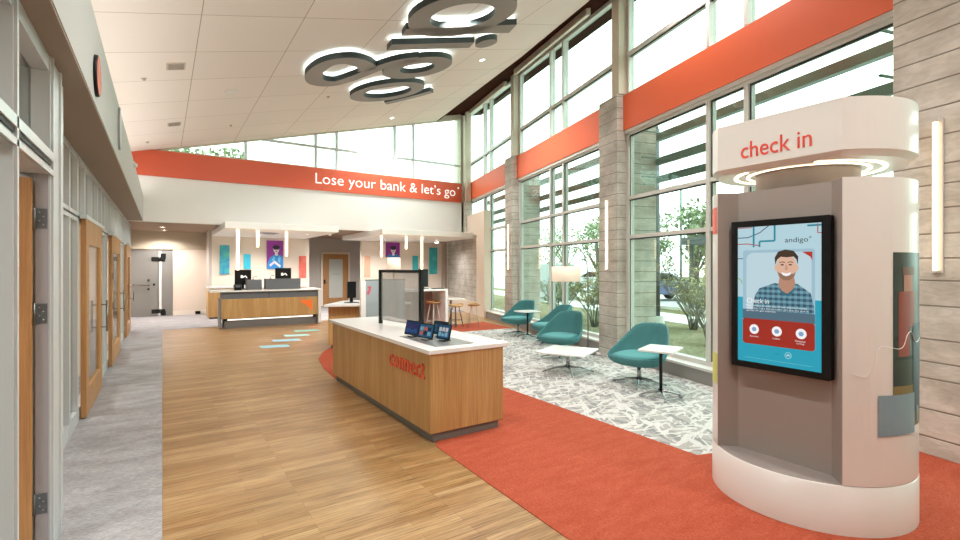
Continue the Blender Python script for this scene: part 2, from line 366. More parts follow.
# ceiling fittings
def ceil_fix(name, label, cat, x, y, build, group=None):
    t = thing(name, label, cat, (x, y, roof(x)), 0, group); t.rotation_euler = (0, -math.atan(.257), 0); build(t); return t
def b_down(t):
    MB().lathe([(.055, 0), (.06, -.006), (.085, -.006), (.09, 0)], 24).build('trim_ring', M_WHITE, t)
    MB().disc((0, 0), .058, -.002, up=False).build('lens', M_LENS, t)
DL = [(6.01, 8.99, 'lit round downlight between the ceiling letters and the windows'), (5.99, 14.04, 'lit round downlight near the back clerestory glazing')]
for x, y, l in DL: ceil_fix('downlight', l, 'ceiling light', x, y, b_down, 'ceiling downlights')
ceil_fix('smoke_detector', 'small white domed detector on the ceiling near the red band', 'smoke detector', 1.11, 10.4, lambda t: (MB().lathe([(0, -.05), (.05, -.045), (.07, -.02), (.09, 0)], 20).build('dome', M_WHITE, t), MB().lathe([(.0, -.001), (.12, -.001), (.12, -.012), (.09, -.012)], 20).build('base', M_WHITE, t)))
def b_vent(t):
    B(-.13, .13, -.15, .15, -.012, 0).build('frame', mat('vent', '#bfb2a5', .6), t)
    s = MB()
    for k in range(7): s.box(-.11, .11, -.12+k*.038, -.105+k*.038, -.018, -.012)
    s.build('slat', mat('vents', '#a59a8f', .6), t)
ceil_fix('ceiling_vent', 'square ceiling vent at the upper left, farther from the red band', 'vent', .18, 8.95, b_vent, 'ceiling vents')
ceil_fix('ceiling_vent', 'square ceiling vent closest to the orange-red band', 'vent', .22, 12.64, b_vent, 'ceiling vents')
for x, y, l in ((-.25, 9.5, 'tiny ceiling sprinkler at the left ceiling edge beside the first vent'), (-.3, 14.2, 'tiny ceiling sprinkler just before the red band'), (1.4, 13.2, 'tiny ceiling sprinkler right of the nearer-band vent'), (3.2, 11.2, 'tiny ceiling sprinkler close to the ceiling letters')):
    ceil_fix('sprinkler', l, 'sprinkler', x, y, lambda t: MB().lathe([(0, -.03), (.02, -.03), (.025, -.008), (.045, 0)], 14).build('head', mat('spr', '#a8998b', .5), t), 'ceiling sprinklers')

# ---- halo-lit ceiling letters, hung under the sloped ceiling; plan coordinates
LZ = .13
sign = thing('ceiling_sign', 'large grey halo-lit logo letters hung flat under the sloped ceiling', 'sign', (0, 0, 0))
def ring(cx, cy, rx, ry, w, rot=0, n=40):
    O = []; I = []
    for k in range(n):
        a = 2*PI*k/n; ca, sa = math.cos(rot), math.sin(rot)
        def R(p, q): return (cx+p*ca-q*sa, cy+p*sa+q*ca)
        O.append(R(rx*math.cos(a), ry*math.sin(a))); I.append(R((rx-w)*math.cos(a), (ry-w)*math.sin(a)))
    return O, I
def letter_ring(mbs, cx, cy, rx, ry, w, rot=0):
    for mb, lo, hi, g in mbs:
        O, I = ring(cx, cy, rx-g, ry-g, w-2*g, rot); n = len(O)
        vs = [(x, y, roof(x)-hi) for x, y in O]+[(x, y, roof(x)-hi) for x, y in I]+[(x, y, roof(x)-lo) for x, y in O]+[(x, y, roof(x)-lo) for x, y in I]
        bot = [(k, n+k, n+(k+1) % n, (k+1) % n) for k in range(n)]; top = [(2*n+k, 2*n+(k+1) % n, 3*n+(k+1) % n, 3*n+k) for k in range(n)]
        so = [(k, (k+1) % n, 2*n+(k+1) % n, 2*n+k) for k in range(n)]; si = [(n+k, 3*n+k, 3*n+(k+1) % n, n+(k+1) % n) for k in range(n)]
        a, b = (M_SIGN, M_SIGNSIDE) if g == 0 else (M_HALO, M_HALO)
        mb.add(vs, bot, a); mb.add(vs, top, b if g else M_SIGNSIDE); mb.add(vs, so+si, b)
def letter_poly(mbs, pts):
    for mb, lo, hi, g in mbs:
        n = len(pts); cx = sum(p[0] for p in pts)/n; cy = sum(p[1] for p in pts)/n
        P = pts
        if g > 0:   # inset
            P = []
            for i in range(n):
                p0, p1, p2 = Vector(pts[i-1]), Vector(pts[i]), Vector(pts[(i+1) % n])
                d1 = (p1-p0).normalized(); d2 = (p2-p1).normalized(); nn = Vector((-d1.y-d2.y, d1.x+d2.x))
                nn = nn/(max(nn.length, .3)); P.append(tuple(p1+nn*g))
        vs = [(x, y, roof(x)-hi) for x, y in P]+[(x, y, roof(x)-lo) for x, y in P]
        a, b = (M_SIGN, M_SIGNSIDE) if g == 0 else (M_HALO, M_HALO)
        mb.add(vs, [tuple(range(n-1, -1, -1))], a); mb.add(vs, [tuple(range(n, 2*n))], b); mb.add(vs, [(i, (i+1) % n, n+(i+1) % n, n+i) for i in range(n)], b)
def stroke(path, w):
    L, R = [], []; n = len(path); P = [Vector(p) for p in path]
    for i, p in enumerate(P):
        d = (P[min(i+1, n-1)]-P[max(i-1, 0)]).normalized(); q = Vector((-d.y, d.x))*w/2
        L.append(tuple(p-q)); R.append(tuple(p+q))
    pts = L+R[::-1]
    ar = sum(pts[i][0]*pts[(i+1) % len(pts)][1]-pts[(i+1) % len(pts)][0]*pts[i][1] for i in range(len(pts)))
    return pts if ar > 0 else pts[::-1]
def spline(P, n=8):
    out = []; Q = [P[0]]+list(P)+[P[-1]]
    for i in range(1, len(Q)-2):
        for k in range(n):
            t = k/n; p = [.5*(2*Q[i][j]+(-Q[i-1][j]+Q[i+1][j])*t+(2*Q[i-1][j]-5*Q[i][j]+4*Q[i+1][j]-Q[i+2][j])*t*t+(-Q[i-1][j]+3*Q[i][j]-3*Q[i+1][j]+Q[i+2][j])*t**3) for j in (0, 1)]
            out.append(tuple(p))
    out.append(tuple(P[-1])); return out
def letter(name, parts, halo=True):
    f = MB(); h = MB(); mbs = [(f, .075, .18, 0)]+([(h, .06, .074, .03)] if halo else [])
    for p in parts:
        if p[0] == 'r': letter_ring(mbs, *p[1:])
        elif p[0] == 's':
            for mb_ in mbs: letter_poly([mb_[:3]+(0,)] if not mb_[3] else [mb_[:3]+(-1,)], stroke(p[1], p[2]-2*mb_[3]))
        else: letter_poly(mbs, p[1])
    o = f.build(name, None, sign)
    if halo: h.build('halo_light', None, o)
W = .36
letter('letter_d', [('r', 3.97, 6.48, .88, .80, .34), ('p', [(3.22, 6.98), (5.22, 6.71), (5.32, 7.07), (3.27, 7.26)])])
letter('letter_i', [('p', [(3.25, 7.62), (4.85, 7.52), (4.91, 7.79), (3.27, 7.89)])])
letter('letter_i_dot', [('p', ell(5.16, 7.58, .21, .21, 24))])
gpath = spline([(4.1, 8.38), (3.75, 8.5), (3.42, 8.9), (3.2, 9.3), (2.88, 9.65), (2.5, 9.5), (2.32, 9.0), (2.42, 8.5), (2.72, 8.36), (3.02, 8.52), (3.24, 8.75), (3.28, 8.95)], 12)
letter('letter_g', [('r', 4.35, 8.88, .72, .65, .35), ('s', gpath, .31)])
letter('letter_o', [('r', 4.38, 10.5, .87, .735, .3)])
letter('accent_mark', [('s', spline([(4.73, 11.5), (5.0, 11.3), (5.3, 11.05), (5.63, 10.7)], 5), .26)])

# ============================================================ GLAZED RIGHT WALL
bays = [(1, 3.05, 7.45), (2, 8.05, 12.45), (3, 13.05, 17.3), (4, -2.0, 2.42)]
def wallroot(name): return sroot(name, (0, 0, 0), WA)
for idx, s0, s1 in bays:
    win = wallroot('window_%d' % idx)
    muls = [s0+2.45, s0+1.8] if idx != 3 else [15.5, 14.87]
    if idx == 4: muls = [.5, -.15]
    ztop = 4.12
    # sill curb
    cb = MB().box(5.07, 5.5, s0-.02, s1+.02, .0, .2); 
    fm = MB()
    for s in (s0+.04, s1-.04): fm.box(GZ-.06, GZ+.06, s-.04, s+.04, .2, ztop)
    fm.box(GZ-.06, GZ+.06, s0, s1, .2, .3); fm.box(GZ-.06, GZ+.06, s0, s1, ztop-.1, ztop)
    fm.build('window_frame', M_ALUW, win, bevel=.004)
    for s in muls: B(GZ-.07, GZ+.06, s-.032, s+.032, .3, ztop-.1).build('mullion', M_ALUW, win)
    for z in (2.19, 2.89): B(GZ-.065, GZ+.06, s0+.08, s1-.08, z-.03, z+.03).build('transom', M_ALUW, win)
    gk = MB()
    edges = sorted([s0+.04]+muls+[s1-.04])
    for a, b in zip(edges[:-1], edges[1:]):
        for z0, z1 in ((.3, 2.16), (2.22, 2.86), (2.92, ztop-.1)):
            for q in (a+.035, b-.047): gk.box(GZ-.035, GZ-.02, q, q+.012, z0, z1)
            gk.box(GZ-.035, GZ-.02, a+.035, b-.035, z1-.022, z1)
    gk.build('gasket', M_ALUD, win)
    for a, b in zip(edges[:-1], edges[1:]): B(GZ, GZ+.012, a+.03, b-.03, .3, ztop-.1).build('pane', GLASS, win)
    struct(cb.build('wall_curb_%d' % idx, mat('curb', '#8f8b87', .8), None, rotz=WA))
    struct(MB().box(5.05, 5.32, s0-.02, s1+.02, .2, .235).build('trim_sill_%d' % idx, M_ALUW, None, rotz=WA))
    # orange band above
    struct(MB().box(5.18, 5.4, s0-.02, s1+.02 if idx != 3 else 17.55, 4.12, 4.75).build('wall_band_%d' % idx, M_ORANGE, None, rotz=WA))
    struct(MB().box(5.2, 5.38, s0-.0, s1+.0, 4.06, 4.12).build('trim_head_%d' % idx, M_ALUW, None, rotz=WA))
    # clerestory above the band, its head following the roof slope
    up = wallroot('window_%d' % (idx+4))
    U0, U1 = (s0-.4, s1+.0) if idx != 3 else (s0-.4, 17.5)
    U0 = s0-.38
    def zt(s, off=.15): return roof(wp(GZ, s)[0])+off
    fm = MB()
    for s in [U0+.04, U1-.04]: fm.prism([(GZ-.06, s-.04), (GZ+.06, s-.04), (GZ+.06, s+.04), (GZ-.06, s+.04)], 4.75, lambda x, y: zt(y, .16))
    fm.box(GZ-.06, GZ+.06, U0, U1, 4.75, 4.8)
    fm.prism([(GZ-.06, U0), (GZ+.06, U0), (GZ+.06, U1), (GZ-.06, U1)], lambda x, y: zt(y, .07), lambda x, y: zt(y, .17))
    fm.build('window_frame', M_ALUW, up, bevel=.004)
    for s in muls: MB().prism([(GZ-.07, s-.032), (GZ+.06, s-.032), (GZ+.06, s+.032), (GZ-.07, s+.032)], 4.8, lambda x, y: zt(y, .08)).build('mullion', M_ALUW, up)
    B(GZ-.065, GZ+.06, U0+.08, U1-.08, 5.45, 5.52).build('transom', M_ALUW, up)
    ed = sorted([U0+.04]+muls+[U1-.04])
    gk = MB()
    for a, b in zip(ed[:-1], ed[1:]):
        MB().prism([(GZ, a+.03), (GZ+.012, a+.03), (GZ+.012, b-.03), (GZ, b-.03)], 4.8, lambda x, y: zt(y, .08)).build('pane', GLASS, up)
        gk.prism([(GZ-.035, a+.035), (GZ-.02, a+.035), (GZ-.02, a+.05), (GZ-.035, a+.05)], 4.8, lambda x, y: zt(y, .07))
        gk.box(GZ-.035, GZ-.02, a+.035, b-.035, 5.43, 5.452)
    gk.build('gasket', M_ALUD, up)
cols = [(7.45, 8.05, 'block concrete column with a light bar beside the near teal chair', M_CONC),
        (12.45, 13.05, 'farther block concrete column beside the farthest teal chair', M_CONC),
        (2.45, 3.05, 'board-marked pale concrete column behind the check in kiosk', M_CONC2)]
for s0, s1, l, m in cols:
    o = MB().box(5.05, 5.9, s0, s1, 0, 4.77).build('concrete_column', m, None, bevel=.012, rotz=WA); tag(o, l, 'column', 'concrete columns')
    o = MB().prism([(5.07, s0-.02), (5.36, s0-.02), (5.36, s0+.2), (5.07, s0+.2)], 4.77, lambda x, y: roof(wp(5.1, y)[0])+.16).build('steel_post', M_STEELC, None, bevel=.006, rotz=WA)
    tag(o, l.replace('block concrete column', 'beige steel post above the column').replace('board-marked pale concrete column', 'beige steel post above the column').replace('farther beige steel post above the column', 'beige steel post above the farther column'), 'post', 'steel posts')
struct(MB().box(5.1, 5.6, -4.2, -2.0, 0, 6.4).build('wall_right', M_BEIGE, None, rotz=WA))
struct(MB().box(5.1, 5.6, 2.42, 2.46, 0, 4.7).build('trim_9', M_CONC, None, rotz=WA))
# corner post at the back
cp = wp(5.05, 16.9)
o = MB().box(4.98, 5.2, 16.75, 16.95, 2.9, 4.05).build('trim_10', M_CONC, None, rotz=WA); struct(o)
o = MB().prism([(4.98, 16.72), (5.16, 16.72), (5.16, 16.92), (4.98, 16.92)], 4.05, lambda x, y: roof(wp(5.1, y)[0])+.15).build('steel_post', M_STEELC, None, bevel=.006, rotz=WA); tag(o, 'beige steel corner post where the back clerestory meets the window wall', 'post', 'steel posts')
# beige infill wall with a recessed board concrete niche
nb = MB(); nb.box(5.0, 5.22, 14.78, 15.6, .0, 3.5); nb.box(5.0, 5.22, 15.6, 16.7, 2.75, 3.5); nb.box(5.0, 5.22, 16.7, 20.5, 2.75, 2.85); nb.box(5.0, 5.22, 15.6, 20.5, 0, .42)
struct(nb.build('wall_niche', M_BEIGE, None, rotz=WA)); struct(MB().box(5.16, 5.2, 15.6, 20.5, .42, 2.75).build('wall_niche_back', M_CONC, None, rotz=WA))
struct(MB().box(5.0, 5.2, 20.5, 21.2, 0, 2.84).build('wall_right_rear', M_BEIGE, None, rotz=WA))

# sconces on columns
def sconce(s, z0, z1, label, oo=5.05):
    x, y = wp(oo, s); t = thing('wall_sconce', label, 'wall light', (x, y, z0), WA, 'column light bars'); h = z1-z0
    B(-.012, 0, -.05, .03, 0, h).build('backplate', M_ALUW, t)
    B(-.035, -.012, -.011, .011, .02, h-.02).build('tube', M_TUBE, t)
    B(-.04, -.0, -.03, .03, 0, .02).build('end_cap', M_ALUW, t); B(-.04, -.0, -.03, .03, h-.02, h).build('end_cap', M_ALUW, t)
    return t
sconce(7.76, 1.59, 2.9, 'slim lit vertical bar on the near block column by the chairs')
sconce(12.74, 1.57, 2.87, 'slim lit vertical bar on the farther block column')
sconce(2.71, 1.6, 2.92, 'slim lit vertical bar on the concrete column right of the kiosk')

# ============================================================ BACK WALL, BAND, CLERESTORY
struct(MB().box(-.9, 9.32, YB, YB+.2, 2.84, 4.03).build('wall_back', M_WHITE))
o = MB().box(-.9, 9.22, YB-.05, YB+.2, 4.03, 4.71).build('wall_back_band', mat('red_band', '#cb5535', .55)); struct(o)
FB = (V3(3.94, YB-.05, 4.13), V3(1, 0, 0), V3(0, 0, 1), V3(0, -1, 0))
o = textmb('Lose your bank & let\u2019s go', FB, 5.0, M_LETW, .43, .012, bold=-.006).build('lettering'); tag(o, 'white lettering Lose your bank & let\'s go on the red band', 'lettering')
o = MB().fr((V3(9.07, YB-.05, 4.55), V3(1, 0, 0), V3(0, 0, 1), V3(0, -1, 0)), ell(0, 0, .035, .035, 12), 0, .01, M_LETW).build('lettering_dot'); tag(o, 'tiny pale dot after the word go on the band', 'mark')
win = sroot('window_9')
fm = MB()
for x in (-.4, 9.24): fm.prism([(x-.05, YB), (x+.05, YB), (x+.05, YB+.12), (x-.05, YB+.12)], 4.71, lambda x, y: roof(x)+.12)
fm.box(-.4, 9.2, YB, YB+.12, 4.71, 4.75)
fm.prism([(-.4, YB-.0), (9.2, YB-.0), (9.2, YB+.12), (-.4, YB+.12)], lambda x, y: roof(x)-.03, lambda x, y: roof(x)+.17)
fm.build('window_frame', M_STEELC, win)
mx = [2.0, 3.97, 4.62, 6.6, 7.3]
for x in mx: MB().prism([(x-.035, YB), (x+.035, YB), (x+.035, YB+.12), (x-.035, YB+.12)], 4.75, lambda x, y: roof(x)+.1).build('mullion', M_ALU, win)
B(2.35, 9.2, YB+.01, YB+.12, 5.36, 5.42).build('transom', M_ALU, win)
ex = [-.4]+mx+[9.2]
for a, b in zip(ex[:-1], ex[1:]):
    MB().prism([(a, YB+.05), (b, YB+.05), (b, YB+.062), (a, YB+.062)], 4.75, lambda x, y: roof(x)+.05).build('pane', GLASS, win)

struct(MB().prism([(9.24, YB), (9.45, YB), (9.9, YB+.9), (9.45, YB+.9), (9.24, YB+.3)], 2.95, lambda x, y: roof(x)+.1).build('trim_12', M_STEELC))
# rear low zone
struct(MB().prism([(-4.2, YB+.2), (9.6, YB+.2), (11.05, 20.6), (-4.2, 20.6)], 2.85, 2.95).build('ceiling_rear', mat('brown_ceiling', '#8d7461', .8)))
struct(MB().box(-1.0, 10.9, 20.4, 20.6, 0, 2.85).build('wall_rear', M_TAUPE))
struct(MB().box(.3, 1.36, 19.3, 19.4, 0, 2.24).build('wall_rear_panel', M_BEIGE)); struct(MB().box(-.85, 1.36, 19.28, 19.42, 2.24, 2.85).build('wall_rear_header', M_GREYW))
struct(MB().box(1.28, 1.36, 18.1, 20.4, 0, 2.85).build('wall_rear_return', M_TAUPE))
struct(B(.3, 1.36, 19.27, 19.3, 0, .16).build('baseboard_rear', M_CREAM))
o = B(.95, 1.1, 19.2, 19.27, .02, .13).build('floor_outlet_box', M_BLACK); tag(o, 'small black box at the foot of the beige rear panel', 'box')
# glass door with patch fittings
gd = thing('glass_door', 'frosted glass door with black patch fittings at the end of the corridor', 'glass door', (-.85, 19.3, 0))
B(0, .73, -.006, .006, .02, 2.2).build('pane', FROST, gd); B(.83, 1.14, -.006, .006, .02, 2.2).build('side_pane', FROST, gd)
B(.755, .83, -.03, .03, 0, 2.2).build('post', M_WHITE, gd)
for z in (1.82, .08): MB().box(.55, .93, -.03, .03, z+.02, z+.16).build('patch_fitting', M_BLACKM, gd); MB().box(.8, .95, -.035, .035, z+.1 if z > 1 else z-.05, z+.28 if z > 1 else z+.1).build('pivot', M_BLACKM, gd)
B(-.0, .5, -.07, -.05, 1.03, 1.07).build('push_bar', M_CHROME, gd)
for x, z in ((.47, 1.22), (.62, 1.07), (.47, .92)): MB().ball((x, -.05, z), .035, None, 10, 6).build('knob', M_BLACKM, gd)

# wooden door in the rear wall
dr = sroot('door_5'); B(5.5, 6.74, 20.33, 20.4, 0, 2.28).build('door_frame', M_CREAM, dr)
lf = MB(); lf.box(5.6, 5.83, 20.28, 20.34, .02, 2.19); lf.box(6.42, 6.65, 20.28, 20.34, .02, 2.19); lf.box(5.83, 6.42, 20.28, 20.34, 1.98, 2.19); lf.box(5.83, 6.42, 20.28, 20.34, .02, .35)
lf.build('leaf', M_DOORW, dr); B(5.83, 6.42, 20.3, 20.31, .35, 1.98).build('pane', mat('door_glass', '#c3c6bf', .25), dr)
textmb('andigo', (V3(5.98, 20.298, 1.3), V3(1, 0, 0), V3(0, 0, 1), V3(0, -1, 0)), .3, mat('faint', '#9a9a94', .5), None, .002).build('logo', None, dr)
MB().tube([(5.64, 20.26, 1.0), (5.64, 20.2, 1.0), (5.76, 20.2, 1.0)], .014).build('door_handle', M_CHROME, dr); B(5.61, 5.68, 20.26, 20.28, .94, 1.12).build('lock_plate', M_BLACKM, dr)

# canopies
def canopy(name, x0, x1, label):
    o = MB().box(x0, x1, 14.1, 18.1, 2.67, 2.845).build('canopy', mat('canopy_white', '#f3f1ed', .6), None, bevel=.01); tag(o, label, 'canopy', 'teller canopies'); return o
canopy('c', 1.36, 4.34, 'white flat canopy over the teller counter with grey monitors')
canopy('c', 5.7, 9.35, 'white flat canopy over the tall white bar counter')
# pod walls
struct(MB().box(1.36, 4.48, 18.1, 18.25, 0, 2.67).build('wall_teller', M_CREAM)); struct(MB().box(6.45, 10.0, 18.1, 18.25, 0, 2.67).build('wall_teller_right', M_CREAM))
struct(MB().box(10.3, 10.42, 18.0, 18.2, 0, 2.7).build('trim_11', M_CREAM))
def hang_tube(x, z0, label, y=14.4):
    t = thing('tube_pendant', label, 'pendant light', (x, y, z0), 0, 'vertical tube pendants')
    MB().lathe([(0, 0), (.034, 0), (.034, 2.67-z0-.02)], 16).build('tube', M_TUBE, t); MB().lathe([(.05, 2.67-z0-.02), (.05, 2.67-z0)], 16).build('cap', M_WHITE, t)
for x, z, l in ((1.7, 1.57, 'long lit tube hanging left of the purple portrait at the teller counter'), (2.19, 2.2, 'shortest lit tube hanging above the teller counter'), (2.94, 1.96, 'medium lit tube right of the purple full portrait'),
                (5.79, 1.97, 'medium lit tube left of the small purple portrait'), (6.64, 2.24, 'shortest lit tube under the bar canopy'), (7.21, 1.58, 'long lit tube at the bar, over the dark monitor')):
    hang_tube(x, z, l)
def b_cd(t):
    MB().lathe([(.06, 0), (.065, -.008), (.09, -.008), (.09, 0)], 20).build('trim_ring', M_WHITE, t); MB().disc((0, 0), .062, -.003, up=False).build('lens', M_LENS, t)
for x, y, z, l in ((2.6, 16.8, 2.67, 'round downlight under the teller canopy, behind the tubes'), (3.8, 15.6, 2.67, 'round downlight at the right of the teller canopy'), (6.9, 16.8, 2.67, 'round downlight under the bar canopy above the small portrait'), (8.6, 16.0, 2.67, 'round downlight at the right of the bar canopy'),
                   (.0, 17.3, 2.85, 'nearer round downlight in the brown rear ceiling'), (.05, 18.6, 2.85, 'farther round downlight in the brown rear ceiling'), (5.2, 18.0, 2.85, 'round downlight above the wooden rear door')):
    t = thing('downlight', l, 'ceiling light', (x, y, z), 0, 'rear downlights'); b_cd(t)
df = thing('air_vent', 'flat violet-grey round air diffuser under the teller canopy', 'vent', (2.68, 15.5, 2.67)); MB().lathe([(0, -.02), (.1, -.02), (.16, -.035), (.2, -.02), (.26, -.01), (.28, 0)], 28).build('cone', mat('diff', '#8f8797', .5), df)

# pictures on pod walls
def panel(x0, x1, z0, z1, m, label, y=18.1, group=None):
    t = thing('wall_panel', label, 'wall art', (x0, y, z0), 0, group); B(0, x1-x0, -.03, 0, 0, z1-z0).build('board', m, t); return t
def f_aqua(c1, c2, c3):
    def f(nt, b):
        g = noise(nt, coords(nt, (3, 1, 2.5)), 1.6, 3, .6, .6)
        nt.links.new(ramp(nt, g, [(.3, c1), (.5, c2), (.7, c3)]), b.inputs['Base Color'])
    return f
panel(1.59, 1.88, 1.41, 2.38, mat('art1', fn=f_aqua('#3f66b8', '#3aa3b8', '#5fc4a8')), 'tall blue and green abstract panel at the left of the teller wall')
panel(2.31, 2.53, 1.58, 2.09, mat('art2', '#35b9d6', .5), 'small cyan panel between the portrait and the long tube')
panel(4.13, 4.37, 1.25, 2.05, mat('art3', fn=f_aqua('#d9584c', '#dd6a5c', '#e88476')), 'coral red panel at the right end of the teller wall')
panel(6.56, 6.8, 1.26, 2.08, mat('art4', '#dcb094', .6), 'faded peach panel at the left of the bar wall')
panel(8.63, 8.88, 1.44, 2.11, mat('art5', '#39b5bd', .5), 'small teal panel beside the tall teal panel')
panel(9.4, 9.78, 1.35, 2.47, mat('art6', fn=f_aqua('#2fa3ad', '#38b0b8', '#5cc6c8')), 'tall teal panel at the right of the bar wall')
def portrait(x0, z0, w, h, label, bust):
    t = thing('portrait_picture', label, 'poster', (x0, 18.1, z0)); B(0, w, -.03, 0, 0, h).build('board', mat('pop_purple', '#8a2d8f', .5), t)
    F = (V3(0, -.03, 0), V3(1, 0, 0), V3(0, 0, 1), V3(0, -1, 0)); m = MB()
    SK, BL, LB, DK = mat('pop_skin', '#efe6ea', .5), mat('pop_blue', '#2f8fd6', .5), mat('pop_lblue', '#7cc4ee', .5), mat('pop_dark', '#1c2036', .5)
    if bust:
        m.fr(F, [(.0, 0), (w, 0), (w, .42*h), (.78*w, .5*h), (.62*w, .53*h), (.45*w, .5*h), (.2*w, .4*h), (.05*w, .18*h)], 0, .004, BL)
        m.fr(F, [(.2*w, .08*h), (.45*w, .2*h), (.8*w, .05*h), (.85*w, .12*h), (.48*w, .3*h), (.16*w, .16*h)], .004, .008, SK)
        m.fr(F, [(.3*w, .3*h), (.42*w, .45*h), (.5*w, .4*h), (.4*w, .25*h)], .004, .007, LB); m.fr(F, [(.66*w, .3*h), (.75*w, .46*h), (.85*w, .4*h), (.8*w, .2*h)], .004, .007, LB)
        cx, cy, r = .57*w, .68*h, .11*h
    else:
        m.fr(F, [(.1*w, 0), (w, 0), (w, .1*h), (.75*w, .22*h), (.5*w, .18*h), (.25*w, .2*h), (.12*w, .1*h)], 0, .004, BL); cx, cy, r = .52*w, .5*h, .2*h
    m.fr(F, [(cx-.35*r, cy-1.9*r), (cx+.5*r, cy-1.9*r), (cx+.4*r, cy-.7*r), (cx-.4*r, cy-.7*r)], .004, .008, SK)
    m.fr(F, ell(cx, cy, r*.85, r*1.1), .008, .011, SK); m.fr(F, ell(cx-.05*r, cy+.75*r, r*1.1, r*.65, 16), .011, .014, DK)
    m.fr(F, rrect(cx-.7*r, cy-.05*r, cx-.08*r, cy+.35*r, .1*r), .011, .013, DK); m.fr(F, rrect(cx+.08*r, cy-.05*r, cx+.7*r, cy+.35*r, .1*r), .011, .013, DK); m.fr(F, ell(cx, cy-.5*r, .35*r, .14*r, 10), .011, .013, DK)
    m.build('print', None, t)
portrait(3.04, 1.58, .54, 1.0, 'purple portrait poster of a person in a blue shirt with folded arms', True)
portrait(7.45, 2.04, .6, .6, 'small square purple portrait poster of a head with dark glasses', False)

# ============================================================ LEFT SIDE
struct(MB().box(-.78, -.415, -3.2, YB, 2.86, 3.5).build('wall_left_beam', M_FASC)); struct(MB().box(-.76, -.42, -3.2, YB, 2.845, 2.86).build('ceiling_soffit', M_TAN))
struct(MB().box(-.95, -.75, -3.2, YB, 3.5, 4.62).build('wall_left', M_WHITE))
o = B(-.56, -.5, -3, YB-.1, 3.5, 3.53).build('edge_glow_strip', M_STRIPLED); tag(o, 'thin added glow strip on top of the left bulkhead, standing in for the daylit ceiling edge', 'glow strip')  # glowing strip added to stand in for the ceiling edge lit by daylight
struct(MB().box(-4.2, -4.05, -3.2, 20.6, 0, 2.95).build('wall_office_outer', M_BEIGE)); struct(MB().box(-4.2, -.78, -3.2, YB+.2, 2.86, 2.95).build('ceiling_office', M_CREAM))
struct(MB().box(-4.2, 11, -3.4, -3.2, 0, 7).build('wall_front', M_BEIGE)); struct(MB().box(-4.2, -.85, 20.4, 20.6, 0, 2.9).build('wall_rear_left', M_BEIGE))
for y in (4.2, 9.35, 13.0, 16.8): struct(MB().box(-4.05, -.82, y, y+.1, 0, 2.86).build('wall_office_partition', M_BEIGE))
struct(MB().box(-1.0, -.86, 16.8, 19.3, 0, 2.85).build('wall_left_rear', M_BEIGE)); struct(MB().box(-.86, -.85, 16.85, 19.25, 0, .1).build('baseboard_left', M_CREAM))
# near storefront at x = -.53
X1, X0 = -.53, -.67
nw = sroot('window_10')
f = MB()
for y0, y1 in ((3.61, 3.93), (2.80, 2.89), (1.9, 1.98), (.9, .98), (-.2, -.12), (-1.4, -1.32)): f.box(X0, X1, y0, y1, 0, 2.86)
f.box(X0+.004, X1-.004, -3.2, 3.92, 2.76, 2.858); f.box(X0+.004, X1-.004, -3.2, 3.92, 2.17, 2.3)
f.box(X0+.004, X1-.004, -3.2, 2.82, 0, .12); f.build('window_frame', M_ALU, nw)
g = MB().box(X1-.006, X1+.004, -3.2, 3.62, 2.225, 2.245); g.build('gasket', M_ALUD, nw)
st = MB().box(X1, X1+.012, -3.2, 3.64, 2.25, 2.3); st.box(X1, X1+.012, -3.2, 3.64, 2.17, 2.2); st.box(X1, X1+.012, 2.81, 2.84, 0, 2.86); st.box(X1, X1+.012, 3.63, 3.66, 0, 2.86); st.box(X1, X1+.012, 3.88, 3.91, 0, 2.86); st.build('trim_bead', mat('alu_light', '#d3d6d8', .35, .3), nw)
for a, b in ((-3.2, -1.4), (-1.32, -.2), (-.12, .9), (.98, 1.9), (1.98, 2.8)): B(X0+.05, X0+.06, a, b, .12, 2.17).build('pane', GLASS_IN, nw)
for a, b in ((-3.2, -1.4), (-1.32, -.2), (-.12, .9), (.98, 1.9), (1.98, 2.8), (2.89, 3.61)): B(X0+.05, X0+.06, a, b, 2.3, 2.76).build('pane', GLASS_IN, nw)
jb = MB().box(-.588, X1-.003, 3.585, 3.612, 0, 2.17); jb.build('jamb', mat('jamb_alu', '#a9a5a8', .4, .3), nw)
struct(MB().box(-.82, -.55, 3.93, 4.2, 0, 2.86).build('wall_left_jog', M_ALU))
d1 = sroot('door_1', (-.598, 3.585, 0))
MB().box(-.86, 0, -.045, 0, .01, 2.14).build('leaf', M_DOORW, d1, bevel=.003)
HG = mat('hinge_steel', '#7d8286', .35, .9); SCW = mat('screw', '#c9ccce', .3, .9)
for z in (.33, 1.39, 1.92):
    h = MB().box(.014, .06, -.006, -.001, z-.056, z+.056); hh = h.build('hinge', HG, d1)
    MB().tube([(.006, -.006, z-.06), (.006, -.006, z+.06)], .007, 10).build('knuckle', HG, hh)
    s = MB()
    for dx, dz in ((.028, .035), (.044, .012), (.028, -.012), (.044, -.035)): s.ball((dx, -.006, z+dz), .004, None, 8, 4)
    s.build('screw', SCW, hh)
MB().tube([(-.8, .0, 1.0), (-.8, .05, 1.0), (-.68, .05, 1.0)], .012).build('door_handle', M_CHROME, d1)
MB().box(-.62, -.1, .0, .04, 2.05, 2.1).build('door_closer', M_STEEL, d1)
